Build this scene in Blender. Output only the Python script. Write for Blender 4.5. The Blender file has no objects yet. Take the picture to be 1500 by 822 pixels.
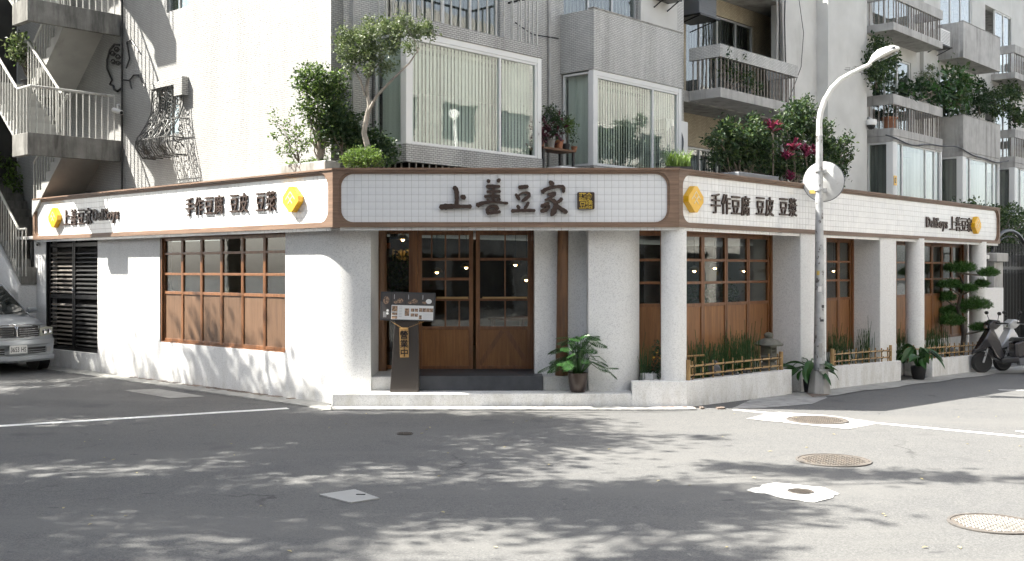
import bpy, math, random
from mathutils import Matrix, Vector, noise
R = math.radians
rnd = random.Random(7)
sc = bpy.context.scene
col = sc.collection

# ---------------------------------------------------------------- camera, sky, sun, exposure
cam_d = bpy.data.cameras.new('camera'); cam = bpy.data.objects.new('camera', cam_d); col.objects.link(cam)
cam.location = (0, 0, 2.0); cam.rotation_euler = (R(90), 0, 0)
cam_d.sensor_width = 36; cam_d.lens = 36*1576/1500
cam_d.shift_y = -(411-395)/1500
cam_d.clip_end = 1000
sc.camera = cam
SUN_EL, SUN_DIR = 50, (1.0, -0.015)          # light travels towards +X (sun over the left street)
w = bpy.data.worlds.new('World'); sc.world = w; w.use_nodes = True
nt = w.node_tree; bg = nt.nodes['Background']
sky = nt.nodes.new('ShaderNodeTexSky'); sky.sky_type = 'NISHITA'; sky.sun_disc = False
sky.sun_elevation = R(SUN_EL); sky.sun_rotation = math.atan2(-SUN_DIR[0], -SUN_DIR[1])
sky.air_density = 1.0; sky.dust_density = 2.5; sky.ozone_density = 1.0
hs = nt.nodes.new('ShaderNodeHueSaturation'); hs.inputs['Saturation'].default_value = .42      # milky, hazy sky
nt.links.new(sky.outputs[0], hs.inputs['Color']); nt.links.new(hs.outputs[0], bg.inputs[0]); bg.inputs[1].default_value = 0.105
sun_d = bpy.data.lights.new('sun', 'SUN'); sun_d.energy = 4.9; sun_d.angle = R(0.53); sun_d.color = (1.0, 0.955, 0.87)
sun = bpy.data.objects.new('sun', sun_d); col.objects.link(sun)
sun.rotation_euler = Vector((SUN_DIR[0]*math.cos(R(SUN_EL)), SUN_DIR[1]*math.cos(R(SUN_EL)), -math.sin(R(SUN_EL)))).to_track_quat('-Z', 'Y').to_euler()
sun.location = (-30, 10, 40)
sc.view_settings.view_transform = 'Standard'; sc.view_settings.look = 'None'
sc.view_settings.exposure = 1.9; sc.view_settings.gamma = 1.0
sc.render.engine = 'CYCLES'
sc.cycles.max_bounces = 5; sc.cycles.diffuse_bounces = 3; sc.cycles.glossy_bounces = 3; sc.cycles.transmission_bounces = 3; sc.cycles.transparent_max_bounces = 8; sc.cycles.use_adaptive_sampling = True; sc.cycles.adaptive_threshold = .03; sc.cycles.adaptive_min_samples = 16; sc.cycles.use_light_tree = False; sc.cycles.caustics_reflective = False; sc.cycles.caustics_refractive = False
sc.cycles.use_denoising = True

# ---------------------------------------------------------------- frames: the two street facades meet at corner C0
F_, HOR = 1576.0, 395.0
C0 = (-2.85, 16.94); dR = (.6758, .7371); dL = (-.7371, .6758)
TH = math.atan2(dR[1], dR[0])
def UV(u, v, z=0): return Vector((C0[0]+u*dR[0]+v*dL[0], C0[1]+u*dR[1]+v*dL[1], z))
def toUV(x, y): a, b = x-C0[0], y-C0[1]; return a*dR[0]+b*dR[1], a*dL[0]+b*dL[1]
def frame(o, a): return Matrix.Translation(Vector(o)) @ Matrix.Rotation(a, 4, 'Z')
I4 = Matrix.Identity(4)
FB = frame(UV(0, 0), TH)                    # x = u, y = v (inward from right street)
FR = frame(UV(0, -4.794), TH)               # right sign plane, x = u
FF = frame((0, 15.6, 0), 0)                 # front sign plane, x = world x
FL = frame(UV(-.82, 0), TH-math.pi/2)       # left sign plane, x = -v, y inward
FBL = frame(UV(0, 0), TH-math.pi/2)         # upper left wall
def fx(Fm, px, y=0):
    """x in a facade frame, of the sight line through image column px on the plane y"""
    r = (px-750)/F_; o = Fm @ Vector((0, y, 0)); d = Fm.to_3x3() @ Vector((1, 0, 0))
    return (r*o.y-o.x)/(d.x-r*d.y)
def fz(Fm, px, py, y=0):
    p = Fm @ Vector((fx(Fm, px, y), y, 0)); return 2-(py-HOR)/F_*p.y
def gz(x, y):
    u, v = toUV(x, y); return -.0265*min(max(u-2.8, 0), 37)
def gp(px, py, lift=0.0):
    """point of the ground at an image position (flat near part)"""
    z = 0.0
    for _ in range(6):
        Y = F_*(2-z)/(py-HOR); X = (px-750)/F_*Y; z = gz(X, Y)
    return Vector((X, Y, z+lift))
def at(px, py, Y): return Vector(((px-750)/F_*Y, Y, 2-(py-HOR)/F_*Y))

# ---------------------------------------------------------------- mesh builder
class MB:
    def __init__(s): s.v = []; s.f = []; s.m = []; s.sm = []
    def add(s, vs, fs, mi=0, sm=False):
        b = len(s.v); s.v += [tuple(p) for p in vs]; s.f += [tuple(b+i for i in f) for f in fs]; s.m += [mi]*len(fs); s.sm += [sm]*len(fs); return s
    def hexa(s, p, mi=0):  # p: 4 bottom ccw, 4 top ccw
        return s.add(p, [(3, 2, 1, 0), (4, 5, 6, 7), (0, 1, 5, 4), (1, 2, 6, 5), (2, 3, 7, 6), (3, 0, 4, 7)], mi)
    def box(s, x0, x1, y0, y1, z0, z1, mi=0):
        return s.hexa([(x0, y0, z0), (x1, y0, z0), (x1, y1, z0), (x0, y1, z0), (x0, y0, z1), (x1, y0, z1), (x1, y1, z1), (x0, y1, z1)], mi)
    def prism(s, poly, z0, z1, mi=0, sm=False):
        n = len(poly); vs = [(p[0], p[1], z0) for p in poly]+[(p[0], p[1], z1) for p in poly]
        s.add(vs, [tuple(range(n-1, -1, -1)), tuple(range(n, 2*n))], mi)
        s.add(vs, [(i, (i+1) % n, n+(i+1) % n, n+i) for i in range(n)], mi, sm); return s
    def prismy(s, poly, y0, y1, mi=0):     # polygon in (x,z), extruded along y
        n = len(poly); vs = [(p[0], y0, p[1]) for p in poly]+[(p[0], y1, p[1]) for p in poly]
        return s.add(vs, [tuple(range(n)), tuple(range(2*n-1, n-1, -1))]+[((i+1) % n, i, n+i, n+(i+1) % n) for i in range(n)], mi)
    def tube(s, pts, r, n=8, mi=0, cap=True, sm=True):
        pts = [Vector(p) for p in pts]; k = len(pts)
        rr = r if isinstance(r, (list, tuple)) else [r]*k
        vs = []; prev = None
        for i, p in enumerate(pts):
            d = (pts[min(i+1, k-1)]-pts[max(i-1, 0)]).normalized()
            if prev is None: a = d.orthogonal().normalized()
            else: a = (prev-d*prev.dot(d)); a = a.normalized() if a.length > 1e-6 else d.orthogonal().normalized()
            prev = a; b = d.cross(a)
            vs += [p+(a*math.cos(2*math.pi*j/n)+b*math.sin(2*math.pi*j/n))*rr[i] for j in range(n)]
        fs = [(i*n+j, i*n+(j+1) % n, (i+1)*n+(j+1) % n, (i+1)*n+j) for i in range(k-1) for j in range(n)]
        s.add(vs, fs, mi, sm)
        if cap: s.add(vs[:n], [tuple(range(n-1, -1, -1))], mi); s.add(vs[-n:], [tuple(range(n))], mi)
        return s
    def lathe(s, prof, n=16, c=(0, 0, 0), mi=0, sm=True):
        vs = [(c[0]+r*math.cos(2*math.pi*j/n), c[1]+r*math.sin(2*math.pi*j/n), c[2]+z) for r, z in prof for j in range(n)]
        s.add(vs, [(i*n+j, i*n+(j+1) % n, (i+1)*n+(j+1) % n, (i+1)*n+j) for i in range(len(prof)-1) for j in range(n)], mi, sm)
        if prof[0][0] > 1e-4: s.add(vs[:n], [tuple(range(n-1, -1, -1))], mi)
        if prof[-1][0] > 1e-4: s.add(vs[-n:], [tuple(range(n))], mi)
        return s
    def loft(s, secs, mi=0, sm=True, cap=True):   # secs: equal-length closed sections
        n = len(secs[0]); vs = [p for q in secs for p in q]
        s.add(vs, [(i*n+j, i*n+(j+1) % n, (i+1)*n+(j+1) % n, (i+1)*n+j) for i in range(len(secs)-1) for j in range(n)], mi, sm)
        if cap: s.add(secs[0], [tuple(range(n-1, -1, -1))], mi); s.add(secs[-1], [tuple(range(n))], mi)
        return s
    def leaf(s, p, d, up, L, W, mi=0, fold=.25, droop=0.0):
        d = d.normalized(); sd = d.cross(up)
        if sd.length < 1e-4: sd = d.orthogonal()
        sd.normalize(); nn = sd.cross(d)
        m = p+d*L*.5; t = p+d*L-Vector((0, 0, droop*L))
        return s.add([p, m+sd*W*.5+nn*W*fold, t, m-sd*W*.5+nn*W*fold, m], [(0, 1, 4), (1, 2, 4), (0, 4, 3), (4, 2, 3)], mi)
    def blade(s, pts, wid, up, mi=0):     # long leaf along pts with widths, folded along its middle
        vs = []; k = len(pts)
        for i, p in enumerate(pts):
            d = (pts[min(i+1, k-1)]-pts[max(i-1, 0)]).normalized(); sd = d.cross(up)
            if sd.length < 1e-4: sd = d.orthogonal()
            sd.normalize(); nn = sd.cross(d)
            vs += [p+sd*wid[i]+nn*wid[i]*.35, p, p-sd*wid[i]+nn*wid[i]*.35]
        fs = []
        for i in range(k-1):
            a = i*3; fs += [(a, a+1, a+4, a+3), (a+1, a+2, a+5, a+4)]
        return s.add(vs, fs, mi, True)
    def mesh(s, name, mats, sharp=35):
        me = bpy.data.meshes.new(name); me.from_pydata(s.v, [], s.f)
        for m in (mats if isinstance(mats, (list, tuple)) else [mats]): me.materials.append(m)
        me.polygons.foreach_set('material_index', s.m); me.polygons.foreach_set('use_smooth', s.sm)
        if any(s.sm) and sharp: me.set_sharp_from_angle(angle=R(sharp))
        me.update(); return me

WM = {}; KIDS = {}
def place(o, Mw, parent=None):
    WM[o.name] = Mw.copy(); col.objects.link(o)
    if parent is not None:
        KIDS.setdefault(parent.name, []).append(o); o.parent = parent; o.matrix_basis = WM[parent.name].inverted() @ Mw
    else: o.matrix_basis = Mw
    return o
def props(o, label=None, cat=None, group=None, kind=None):
    if label: o['label'] = label
    if cat: o['category'] = cat
    if group: o['group'] = group
    if kind: o['kind'] = kind
    return o
def thing(name, label, cat, Mw, group=None):
    o = bpy.data.objects.new(name, None); o.empty_display_size = .2; place(o, Mw); return props(o, label, cat, group)
def ob(name, mb, mats, Mw=I4, parent=None, bevel=0, **k):
    me = mb if isinstance(mb, bpy.types.Mesh) else mb.mesh(name, mats)
    o = place(bpy.data.objects.new(name, me), Mw, parent); props(o, **k)
    if bevel:
        b = o.modifiers.new('edge', 'BEVEL'); b.width = bevel; b.segments = 2; b.limit_method = 'ANGLE'; b.angle_limit = R(40)
    return o
def clone(root, Mw, label=None, group=None, parent=None):
    kids = list(KIDS.get(root.name, []))
    c = root.copy(); place(c, Mw, parent)
    if label: c['label'] = label
    if group: c['group'] = group
    for ch in kids: clone(ch, Mw @ (WM[root.name].inverted() @ WM[ch.name]), parent=c)
    return c
def T3(x, y, z): return Matrix.Translation((x, y, z))
def RZ(a): return Matrix.Rotation(a, 4, 'Z')

# ---------------------------------------------------------------- materials
def newmat(name):
    m = bpy.data.materials.new(name); m.use_nodes = True; n = m.node_tree
    return m, n, n.nodes['Principled BSDF'], n.nodes['Material Output']
def rgb(c): return (c[0], c[1], c[2], 1)
def L(n, a, b): n.links.new(a, b)
def nz(n, co, scale, sc3=(1, 1, 1), detail=4, rough=.6):
    mp = n.nodes.new('ShaderNodeMapping'); mp.inputs['Scale'].default_value = sc3; L(n, co, mp.inputs[0])
    t = n.nodes.new('ShaderNodeTexNoise'); t.inputs['Scale'].default_value = scale; t.inputs['Detail'].default_value = detail; t.inputs['Roughness'].default_value = rough
    L(n, mp.outputs[0], t.inputs[0]); return t.outputs[0]
def ramp(n, fac, a, b, ca=(0, 0, 0), cb=(1, 1, 1)):
    r = n.nodes.new('ShaderNodeValToRGB'); r.color_ramp.elements[0].position = a; r.color_ramp.elements[1].position = b
    r.color_ramp.elements[0].color = rgb(ca); r.color_ramp.elements[1].color = rgb(cb); L(n, fac, r.inputs[0]); return r.outputs[0]
def mixc(n, fac, a, b, mode='MIX'):
    m = n.nodes.new('ShaderNodeMix'); m.data_type = 'RGBA'; m.blend_type = mode
    if isinstance(fac, (int, float)): m.inputs[0].default_value = fac
    else: L(n, fac, m.inputs[0])
    for s, x in ((6, a), (7, b)):
        if isinstance(x, (tuple, list)): m.inputs[s].default_value = rgb(x)
        else: L(n, x, m.inputs[s])
    return m.outputs[2]
def bump(n, bs, h, st, dist=.01, prev=None):
    b = n.nodes.new('ShaderNodeBump'); b.inputs['Strength'].default_value = st; b.inputs['Distance'].default_value = dist
    L(n, h, b.inputs['Height'])
    if prev is not None: L(n, prev, b.inputs['Normal'])
    if bs is not None: L(n, b.outputs[0], bs.inputs['Normal'])
    return b.outputs[0]
def plain(name, c, rough=.6, metal=0, c2=None, scale=3, sc3=(1, 1, 1), bm=0, bscale=60, lo=.35, hi=.65, dirt=None, dscale=.8, dsc3=(1, 1, .25), dlo=.5, dhi=.75, coat=0, island=0):
    m, n, bs, out = newmat(name); co = n.nodes.new('ShaderNodeTexCoord').outputs['Object']
    c = tuple(c); colr = c
    if c2 is not None: colr = mixc(n, ramp(n, nz(n, co, scale, sc3), lo, hi), c, c2)
    if dirt is not None: colr = mixc(n, ramp(n, nz(n, co, dscale, dsc3, 8, .7), dlo, dhi), colr, dirt)
    if island:
        g = n.nodes.new('ShaderNodeNewGeometry'); h = n.nodes.new('ShaderNodeHueSaturation')
        mr = n.nodes.new('ShaderNodeMapRange'); mr.inputs[3].default_value = 1-island; mr.inputs[4].default_value = 1+island
        L(n, g.outputs['Random Per Island'], mr.inputs[0]); L(n, mr.outputs[0], h.inputs['Value'])
        if isinstance(colr, tuple): h.inputs['Color'].default_value = rgb(colr)
        else: L(n, colr, h.inputs['Color'])
        colr = h.outputs[0]
    if isinstance(colr, tuple): bs.inputs['Base Color'].default_value = rgb(colr)
    else: L(n, colr, bs.inputs['Base Color'])
    bs.inputs['Roughness'].default_value = rough; bs.inputs['Metallic'].default_value = metal; bs.inputs['Coat Weight'].default_value = coat
    if bm: bump(n, bs, nz(n, co, bscale, sc3 if max(sc3) > 1 else (1, 1, 1), 3), bm)
    return m
def leafmat(name, c, c2, trans=.35, rough=.45, gloss=.4):
    m, n, bs, out = newmat(name); co = n.nodes.new('ShaderNodeTexCoord').outputs['Object']
    g = n.nodes.new('ShaderNodeNewGeometry')
    cc = mixc(n, g.outputs['Random Per Island'], c, c2)
    L(n, cc, bs.inputs['Base Color']); bs.inputs['Roughness'].default_value = rough; bs.inputs['Specular IOR Level'].default_value = gloss
    tr = n.nodes.new('ShaderNodeBsdfTranslucent'); tc = mixc(n, .5, cc, (c2[0]*1.4, c2[1]*1.5, c2[2]*.7)); L(n, tc, tr.inputs[0])
    mx = n.nodes.new('ShaderNodeMixShader'); mx.inputs[0].default_value = trans; L(n, bs.outputs[0], mx.inputs[1]); L(n, tr.outputs[0], mx.inputs[2]); L(n, mx.outputs[0], out.inputs[0]); return m
def glassmat(name, tint=(.8, .85, .85), refl=1.0, rough=.01, wav=.0):
    m, n, bs, out = newmat(name)
    gl = n.nodes.new('ShaderNodeBsdfGlossy'); gl.inputs['Roughness'].default_value = rough; gl.inputs[0].default_value = (1, 1, 1, 1)
    tr = n.nodes.new('ShaderNodeBsdfTransparent'); tr.inputs[0].default_value = rgb(tint)
    fr = n.nodes.new('ShaderNodeLayerWeight'); fr.inputs[0].default_value = .5
    p = n.nodes.new('ShaderNodeMath'); p.operation = 'POWER'; p.inputs[1].default_value = 4; L(n, fr.outputs['Facing'], p.inputs[0])
    q = n.nodes.new('ShaderNodeMath'); q.operation = 'MULTIPLY_ADD'; q.inputs[1].default_value = .7*refl; q.inputs[2].default_value = .055*refl; L(n, p.outputs[0], q.inputs[0])
    mx = n.nodes.new('ShaderNodeMixShader'); L(n, q.outputs[0], mx.inputs[0]); L(n, tr.outputs[0], mx.inputs[1]); L(n, gl.outputs[0], mx.inputs[2]); L(n, mx.outputs[0], out.inputs[0])
    if wav:
        co = n.nodes.new('ShaderNodeTexCoord').outputs['Object']; b = bump(n, None, nz(n, co, 1.5), wav, .02); L(n, b, gl.inputs['Normal'])
    return m
def mosaic(name, c, c2, tw=.095, th=.034, grout=(.3, .3, .28), mort=.12, streak=.55, st_c=(.3, .29, .26), bs_=.5):
    """small wall tiles in running courses, world-size, on any upright face of a facade frame"""
    m, n, bs, out = newmat(name); tc = n.nodes.new('ShaderNodeTexCoord'); co = tc.outputs['Object']
    sx = n.nodes.new('ShaderNodeSeparateXYZ'); L(n, co, sx.inputs[0]); sn = n.nodes.new('ShaderNodeSeparateXYZ'); L(n, tc.outputs['Normal'], sn.inputs[0])
    ab = n.nodes.new('ShaderNodeMath'); ab.operation = 'ABSOLUTE'; L(n, sn.outputs[0], ab.inputs[0])
    gt = n.nodes.new('ShaderNodeMath'); gt.operation = 'GREATER_THAN'; gt.inputs[1].default_value = .7; L(n, ab.outputs[0], gt.inputs[0])
    mx = n.nodes.new('ShaderNodeMix'); mx.data_type = 'FLOAT'; L(n, gt.outputs[0], mx.inputs[0]); L(n, sx.outputs[0], mx.inputs[2]); L(n, sx.outputs[1], mx.inputs[3])
    cb = n.nodes.new('ShaderNodeCombineXYZ'); L(n, mx.outputs[0], cb.inputs[0]); L(n, sx.outputs[2], cb.inputs[1])
    b = n.nodes.new('ShaderNodeTexBrick'); b.inputs['Scale'].default_value = 1; b.inputs['Brick Width'].default_value = tw; b.inputs['Row Height'].default_value = th
    b.inputs['Mortar Size'].default_value = th*mort; b.inputs['Mortar Smooth'].default_value = .3
    b.inputs['Color1'].default_value = rgb(c); b.inputs['Color2'].default_value = rgb(c2); b.inputs['Mortar'].default_value = rgb(grout); L(n, cb.outputs[0], b.inputs[0])
    st = ramp(n, nz(n, co, 1.0, (2.2, 2.2, .22), 8, .72), .46, .78); bl = ramp(n, nz(n, co, .9, (1, 1, 1), 8, .7), .4, .8)
    cc = mixc(n, 1, b.outputs[0], mixc(n, st, (1, 1, 1), tuple(1-streak*(1-x) for x in st_c)), 'MULTIPLY')
    cc = mixc(n, 1, cc, mixc(n, bl, (1, 1, 1), (1-streak*.45,)*3), 'MULTIPLY')
    L(n, cc, bs.inputs['Base Color']); bs.inputs['Roughness'].default_value = .55
    iv = n.nodes.new('ShaderNodeMath'); iv.operation = 'SUBTRACT'; iv.inputs[0].default_value = 1; L(n, b.outputs['Fac'], iv.inputs[1])
    bump(n, bs, iv.outputs[0], bs_, .006); return m

def washed(name, base, dark, amt=.55, grime=(.50, .48, .42)):
    """washed granite render: white cement with fine dark grains, a little splash dirt low down"""
    m, n, bs, out = newmat(name); co = n.nodes.new('ShaderNodeTexCoord').outputs['Object']
    v = n.nodes.new('ShaderNodeTexVoronoi'); v.inputs['Scale'].default_value = 90; L(n, co, v.inputs[0])
    g = n.nodes.new('ShaderNodeSeparateColor'); L(n, v.outputs['Color'], g.inputs[0])
    f = ramp(n, g.outputs[0], .62, .95)
    cc = mixc(n, f, base, mixc(n, .5, dark, base)); fn = ramp(n, nz(n, co, 75, (1, 1, 1), 3, .7), .5, .72); mm = n.nodes.new('ShaderNodeMath'); mm.operation = 'MULTIPLY'; mm.inputs[1].default_value = amt; L(n, fn, mm.inputs[0])
    cc = mixc(n, mm.outputs[0], cc, dark)
    s = n.nodes.new('ShaderNodeSeparateXYZ'); L(n, co, s.inputs[0]); mr = n.nodes.new('ShaderNodeMapRange'); mr.inputs[1].default_value = .7; mr.inputs[2].default_value = -.02; L(n, s.outputs[2], mr.inputs[0])
    lo = ramp(n, nz(n, co, 2.2, (1.6, 1.6, .5), 8, .75), .44, .74); k = n.nodes.new('ShaderNodeMath'); k.operation = 'MULTIPLY'; L(n, mr.outputs[0], k.inputs[0]); L(n, lo, k.inputs[1])
    cc = mixc(n, k.outputs[0], cc, grime)
    st = ramp(n, nz(n, co, 1.2, (1.6, 1.6, .2), 6, .7), .52, .9); cc = mixc(n, st, cc, tuple(x*.84 for x in base))
    L(n, cc, bs.inputs['Base Color']); bs.inputs['Roughness'].default_value = .85
    bump(n, bs, nz(n, co, 75, (1, 1, 1), 3, .7), .5, .006); return m
def wood(name, c, c2, rough=.45, sc3=(22, 22, 1.1), coat=.0, bm=.15):
    m, n, bs, out = newmat(name); co = n.nodes.new('ShaderNodeTexCoord').outputs['Object']
    oi = n.nodes.new('ShaderNodeObjectInfo'); va = n.nodes.new('ShaderNodeVectorMath'); va.operation = 'ADD'; L(n, co, va.inputs[0])
    cb = n.nodes.new('ShaderNodeCombineXYZ'); mu = n.nodes.new('ShaderNodeMath'); mu.operation = 'MULTIPLY'; mu.inputs[1].default_value = 9; L(n, oi.outputs['Random'], mu.inputs[0])
    for i in range(3): L(n, mu.outputs[0], cb.inputs[i])
    L(n, cb.outputs[0], va.inputs[1])
    a = nz(n, va.outputs[0], 1, sc3, 6, .65); cc = mixc(n, ramp(n, a, .36, .64), c, c2)
    cc = mixc(n, ramp(n, nz(n, va.outputs[0], 5, sc3, 4, .7), .55, .75), cc, tuple(x*.6 for x in c2))
    h = n.nodes.new('ShaderNodeHueSaturation'); mr = n.nodes.new('ShaderNodeMapRange'); mr.inputs[3].default_value = .85; mr.inputs[4].default_value = 1.15; L(n, oi.outputs['Random'], mr.inputs[0]); L(n, mr.outputs[0], h.inputs['Value']); L(n, cc, h.inputs['Color'])
    L(n, h.outputs[0], bs.inputs['Base Color']); bs.inputs['Roughness'].default_value = rough; bs.inputs['Coat Weight'].default_value = coat
    bump(n, bs, a, bm, .004); return m
def emit(name, c, s):
    m, n, bs, out = newmat(name); bs.inputs['Base Color'].default_value = rgb(c); bs.inputs['Emission Color'].default_value = rgb(c); bs.inputs['Emission Strength'].default_value = s; return m

M = {}
M['granite'] = washed('washed_granite', (.83, .83, .82), (.48, .48, .48), .4)
M['granite_grey'] = washed('washed_granite_step', (.56, .56, .55), (.3, .3, .3), .45)
M['soffit'] = plain('soffit_paint', (.6, .59, .56), .7)
M['mosaic_white'] = mosaic('mosaic_white', (.41, .41, .40), (.37, .37, .36), grout=(.25, .25, .24), mort=.15, streak=.30)
M['mosaic_grey'] = mosaic('mosaic_grey', (.52, .52, .50), (.44, .44, .425), grout=(.2, .2, .19), mort=.2, streak=.55, st_c=(.22, .21, .2))
M['mosaic_mid'] = mosaic('mosaic_mid', (.60, .60, .575), (.53, .53, .51), grout=(.26, .26, .25), mort=.16, streak=.58)
M['mosaic_ochre'] = mosaic('mosaic_ochre', (.5, .43, .3), (.43, .37, .26), grout=(.2, .17, .12), streak=.5)
M['plaster'] = plain('wall_plaster', (.58, .58, .555), .85, c2=(.5, .5, .475), scale=1.1, bm=.15, bscale=40, dirt=(.34, .34, .31), dlo=.55, dhi=.85)
M['concrete'] = plain('stained_concrete', (.40, .395, .375), .9, c2=(.28, .275, .255), scale=4, bm=.3, bscale=50, dirt=(.09, .085, .075), dscale=1.6, dsc3=(2, 2, .3), dlo=.48, dhi=.75)
M['concrete_dark'] = plain('weathered_concrete', (.27, .265, .245), .9, c2=(.19, .185, .17), scale=4, bm=.3, bscale=50, dirt=(.05, .048, .042), dscale=1.8, dsc3=(2.2, 2.2, .3), dlo=.42, dhi=.7)
M['concrete_smooth'] = plain('smooth_concrete', (.40, .40, .385), .9, c2=(.33, .33, .315), scale=1.5, bm=.1, dirt=(.16, .155, .145), dscale=1.2, dsc3=(1, 1, .5), dlo=.55, dhi=.85)
M['cement_bright'] = plain('bright_cement', (.58, .575, .56), .9, c2=(.44, .435, .42), scale=7, bm=.3, bscale=30, dirt=(.25, .25, .24), dscale=5, dsc3=(1, 1, 1), dlo=.56, dhi=.75)
M['concrete_pale'] = plain('pale_concrete', (.46, .455, .44), .9, c2=(.37, .365, .35), scale=3, bm=.25, bscale=60, dirt=(.14, .135, .12), dscale=1.5, dsc3=(2.5, 2.5, .25), dlo=.5, dhi=.8)
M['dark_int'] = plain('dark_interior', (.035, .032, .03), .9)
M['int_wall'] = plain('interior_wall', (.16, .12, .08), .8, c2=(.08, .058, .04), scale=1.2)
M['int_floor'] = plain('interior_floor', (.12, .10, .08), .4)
M['wood_red'] = wood('stained_wood', (.235, .104, .042), (.15, .062, .024), .4, coat=.15)
M['wood_panel'] = wood('panel_wood', (.275, .128, .046), (.18, .078, .027), .45)
M['wood_panel_l'] = wood('brown_panel_wood', (.165, .095, .055), (.12, .068, .038), .5)
M['wood_h'] = wood('fascia_wood', (.24, .155, .105), (.155, .098, .066), .5, (1.2, 1.2, 26))
M['wood_log'] = wood('log_wood', (.19, .092, .04), (.08, .038, .018), .5, (8, 8, .8), bm=.5)
M['tile'] = plain('glazed_tile', (.86, .87, .87), .14, c2=(.79, .80, .81), scale=5, dirt=(.66, .65, .60), dscale=1.3, dsc3=(4, 4, .35), dlo=.56, dhi=.85, coat=.3)
M['grout'] = plain('tile_grout', (.44, .44, .43), .9)
M['letter'] = plain('letter_brown', (.055, .030, .020), .45, c2=(.035, .02, .014), scale=30)
M['seal'] = plain('seal_board', (.055, .033, .024), .4)
M['gold'] = plain('gold_letter', (.55, .38, .05), .4)
M['yellow'] = plain('yellow_block', (.80, .45, .015), .35, coat=.3)
M['mark'] = plain('pale_mark', (.82, .68, .42), .5)
M['glass'] = glassmat('clear_glass', (.74, .78, .77), 1.0, .005, .06)
M['glass_up'] = glassmat('upper_glass', (.88, .92, .90), 1.5, .01, .05)
M['glass_car'] = glassmat('car_glass', (.28, .31, .31), 1.3, .005)
M['blind'] = plain('blind_fabric', (.78, .80, .75), .8, c2=(.68, .70, .65), scale=2, sc3=(9, 9, .4), island=.08)
M['curtain'] = plain('dark_curtain', (.20, .20, .19), .9, c2=(.08, .08, .08), scale=1, sc3=(12, 12, .3))
M['alu_white'] = plain('white_window_frame', (.70, .71, .70), .4, dirt=(.4, .4, .37), dlo=.6, dhi=.9)
M['alu'] = plain('window_aluminium', (.45, .46, .46), .4, .5)
M['panel_grey'] = plain('grey_panel', (.13, .14, .155), .6)
M['iron'] = plain('black_iron', (.018, .018, .018), .35, .3)
M['iron_grey'] = plain('wrought_iron', (.085, .085, .082), .5, .4, c2=(.045, .045, .042), scale=20)
M['rail'] = plain('painted_rail', (.50, .50, .47), .5, c2=(.33, .31, .28), scale=9, lo=.5, hi=.7)
M['rail_dark'] = plain('weathered_rail', (.30, .28, .25), .6, c2=(.13, .10, .08), scale=8)
M['asphalt'] = None
M['paint'] = plain('road_paint', (.78, .78, .76), .6, c2=(.6, .6, .58), scale=9, lo=.5, hi=.8, dirt=(.3, .3, .29), dscale=14, dsc3=(1, 1, 1), dlo=.6, dhi=.75)
M['cement'] = plain('cement_patch', (.42, .415, .39), .9, c2=(.33, .325, .3), scale=5, bm=.3, dirt=(.2, .195, .18), dscale=3, dsc3=(1, 1, 1))
M['cement_white'] = plain('white_cement', (.42, .415, .40), .9, c2=(.30, .295, .285), scale=6, dirt=(.2, .2, .19), dscale=3, dsc3=(1, 1, 1), dlo=.5, dhi=.75, bm=.3, bscale=30)
M['brick'] = plain('broken_brick', (.19, .13, .10), .9, c2=(.2, .18, .155), scale=9, island=.25, bm=.4)
M['castiron'] = plain('cast_iron', (.13, .12, .108), .6, .35, c2=(.2, .17, .14), scale=16, bm=.2)
M['rust'] = plain('rusty_ring', (.13, .115, .10), .8, c2=(.09, .085, .08), scale=14)
M['darkstep'] = plain('charcoal_tile', (.045, .048, .055), .55, c2=(.065, .068, .075), scale=6, bm=.3, bscale=90)
M['stand'] = plain('bronze_metal', (.075, .065, .058), .38, .35)
M['stand_dark'] = plain('stand_frame', (.035, .034, .035), .4)
M['tag'] = wood('tag_wood', (.55, .33, .12), (.45, .26, .09), .5)
M['sign_back'] = plain('sign_back_paint', (.66, .66, .65), .5, .1, c2=(.56, .56, .55), scale=4, dirt=(.3, .27, .22), dscale=3, dsc3=(2, 2, .5), dlo=.62, dhi=.8)
M['black'] = plain('black_plastic', (.02, .02, .02), .45)
M['rubber'] = plain('tyre_rubber', (.022, .022, .022), .8)
M['white_pl'] = plain('white_plastic', (.72, .72, .70), .4)
M['steel'] = plain('galvanised_steel', (.5, .51, .52), .45, .35, c2=(.36, .37, .38), scale=5, dirt=(.12, .11, .10), dscale=12, dsc3=(1, 1, .7), dlo=.56, dhi=.62)
M['pole_white'] = plain('painted_pole', (.66, .66, .64), .4, .1, dirt=(.3, .24, .18), dscale=6, dsc3=(1, 1, 1), dlo=.62, dhi=.72)
M['chrome'] = plain('chrome', (.75, .76, .78), .12, 1)
M['car'] = plain('silver_paint', (.50, .53, .56), .35, .35, coat=.8)
M['lamp_lens'] = glassmat('lamp_lens', (.85, .85, .8), 1.6)
M['reflector'] = plain('reflector', (.7, .7, .66), .2, .9)
M['pot_brown'] = plain('brown_pot', (.045, .028, .022), .35, coat=.2)
M['pot_black'] = plain('black_pot', (.02, .02, .021), .5)
M['terracotta'] = plain('terracotta', (.33, .14, .07), .8, c2=(.25, .12, .07), scale=9)
M['stone'] = plain('lantern_stone', (.22, .215, .19), .95, c2=(.14, .14, .115), scale=9, bm=.5, bscale=50, dirt=(.1, .13, .06), dscale=5, dsc3=(1, 1, 1))
M['rock'] = plain('garden_rock', (.2, .2, .2), .9, c2=(.1, .105, .11), scale=7, bm=.6, bscale=14)
M['pebble'] = plain('white_pebble', (.66, .65, .62), .7, island=.2)
M['soil'] = plain('soil', (.06, .045, .03), .95, c2=(.03, .025, .02), scale=20)
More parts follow.
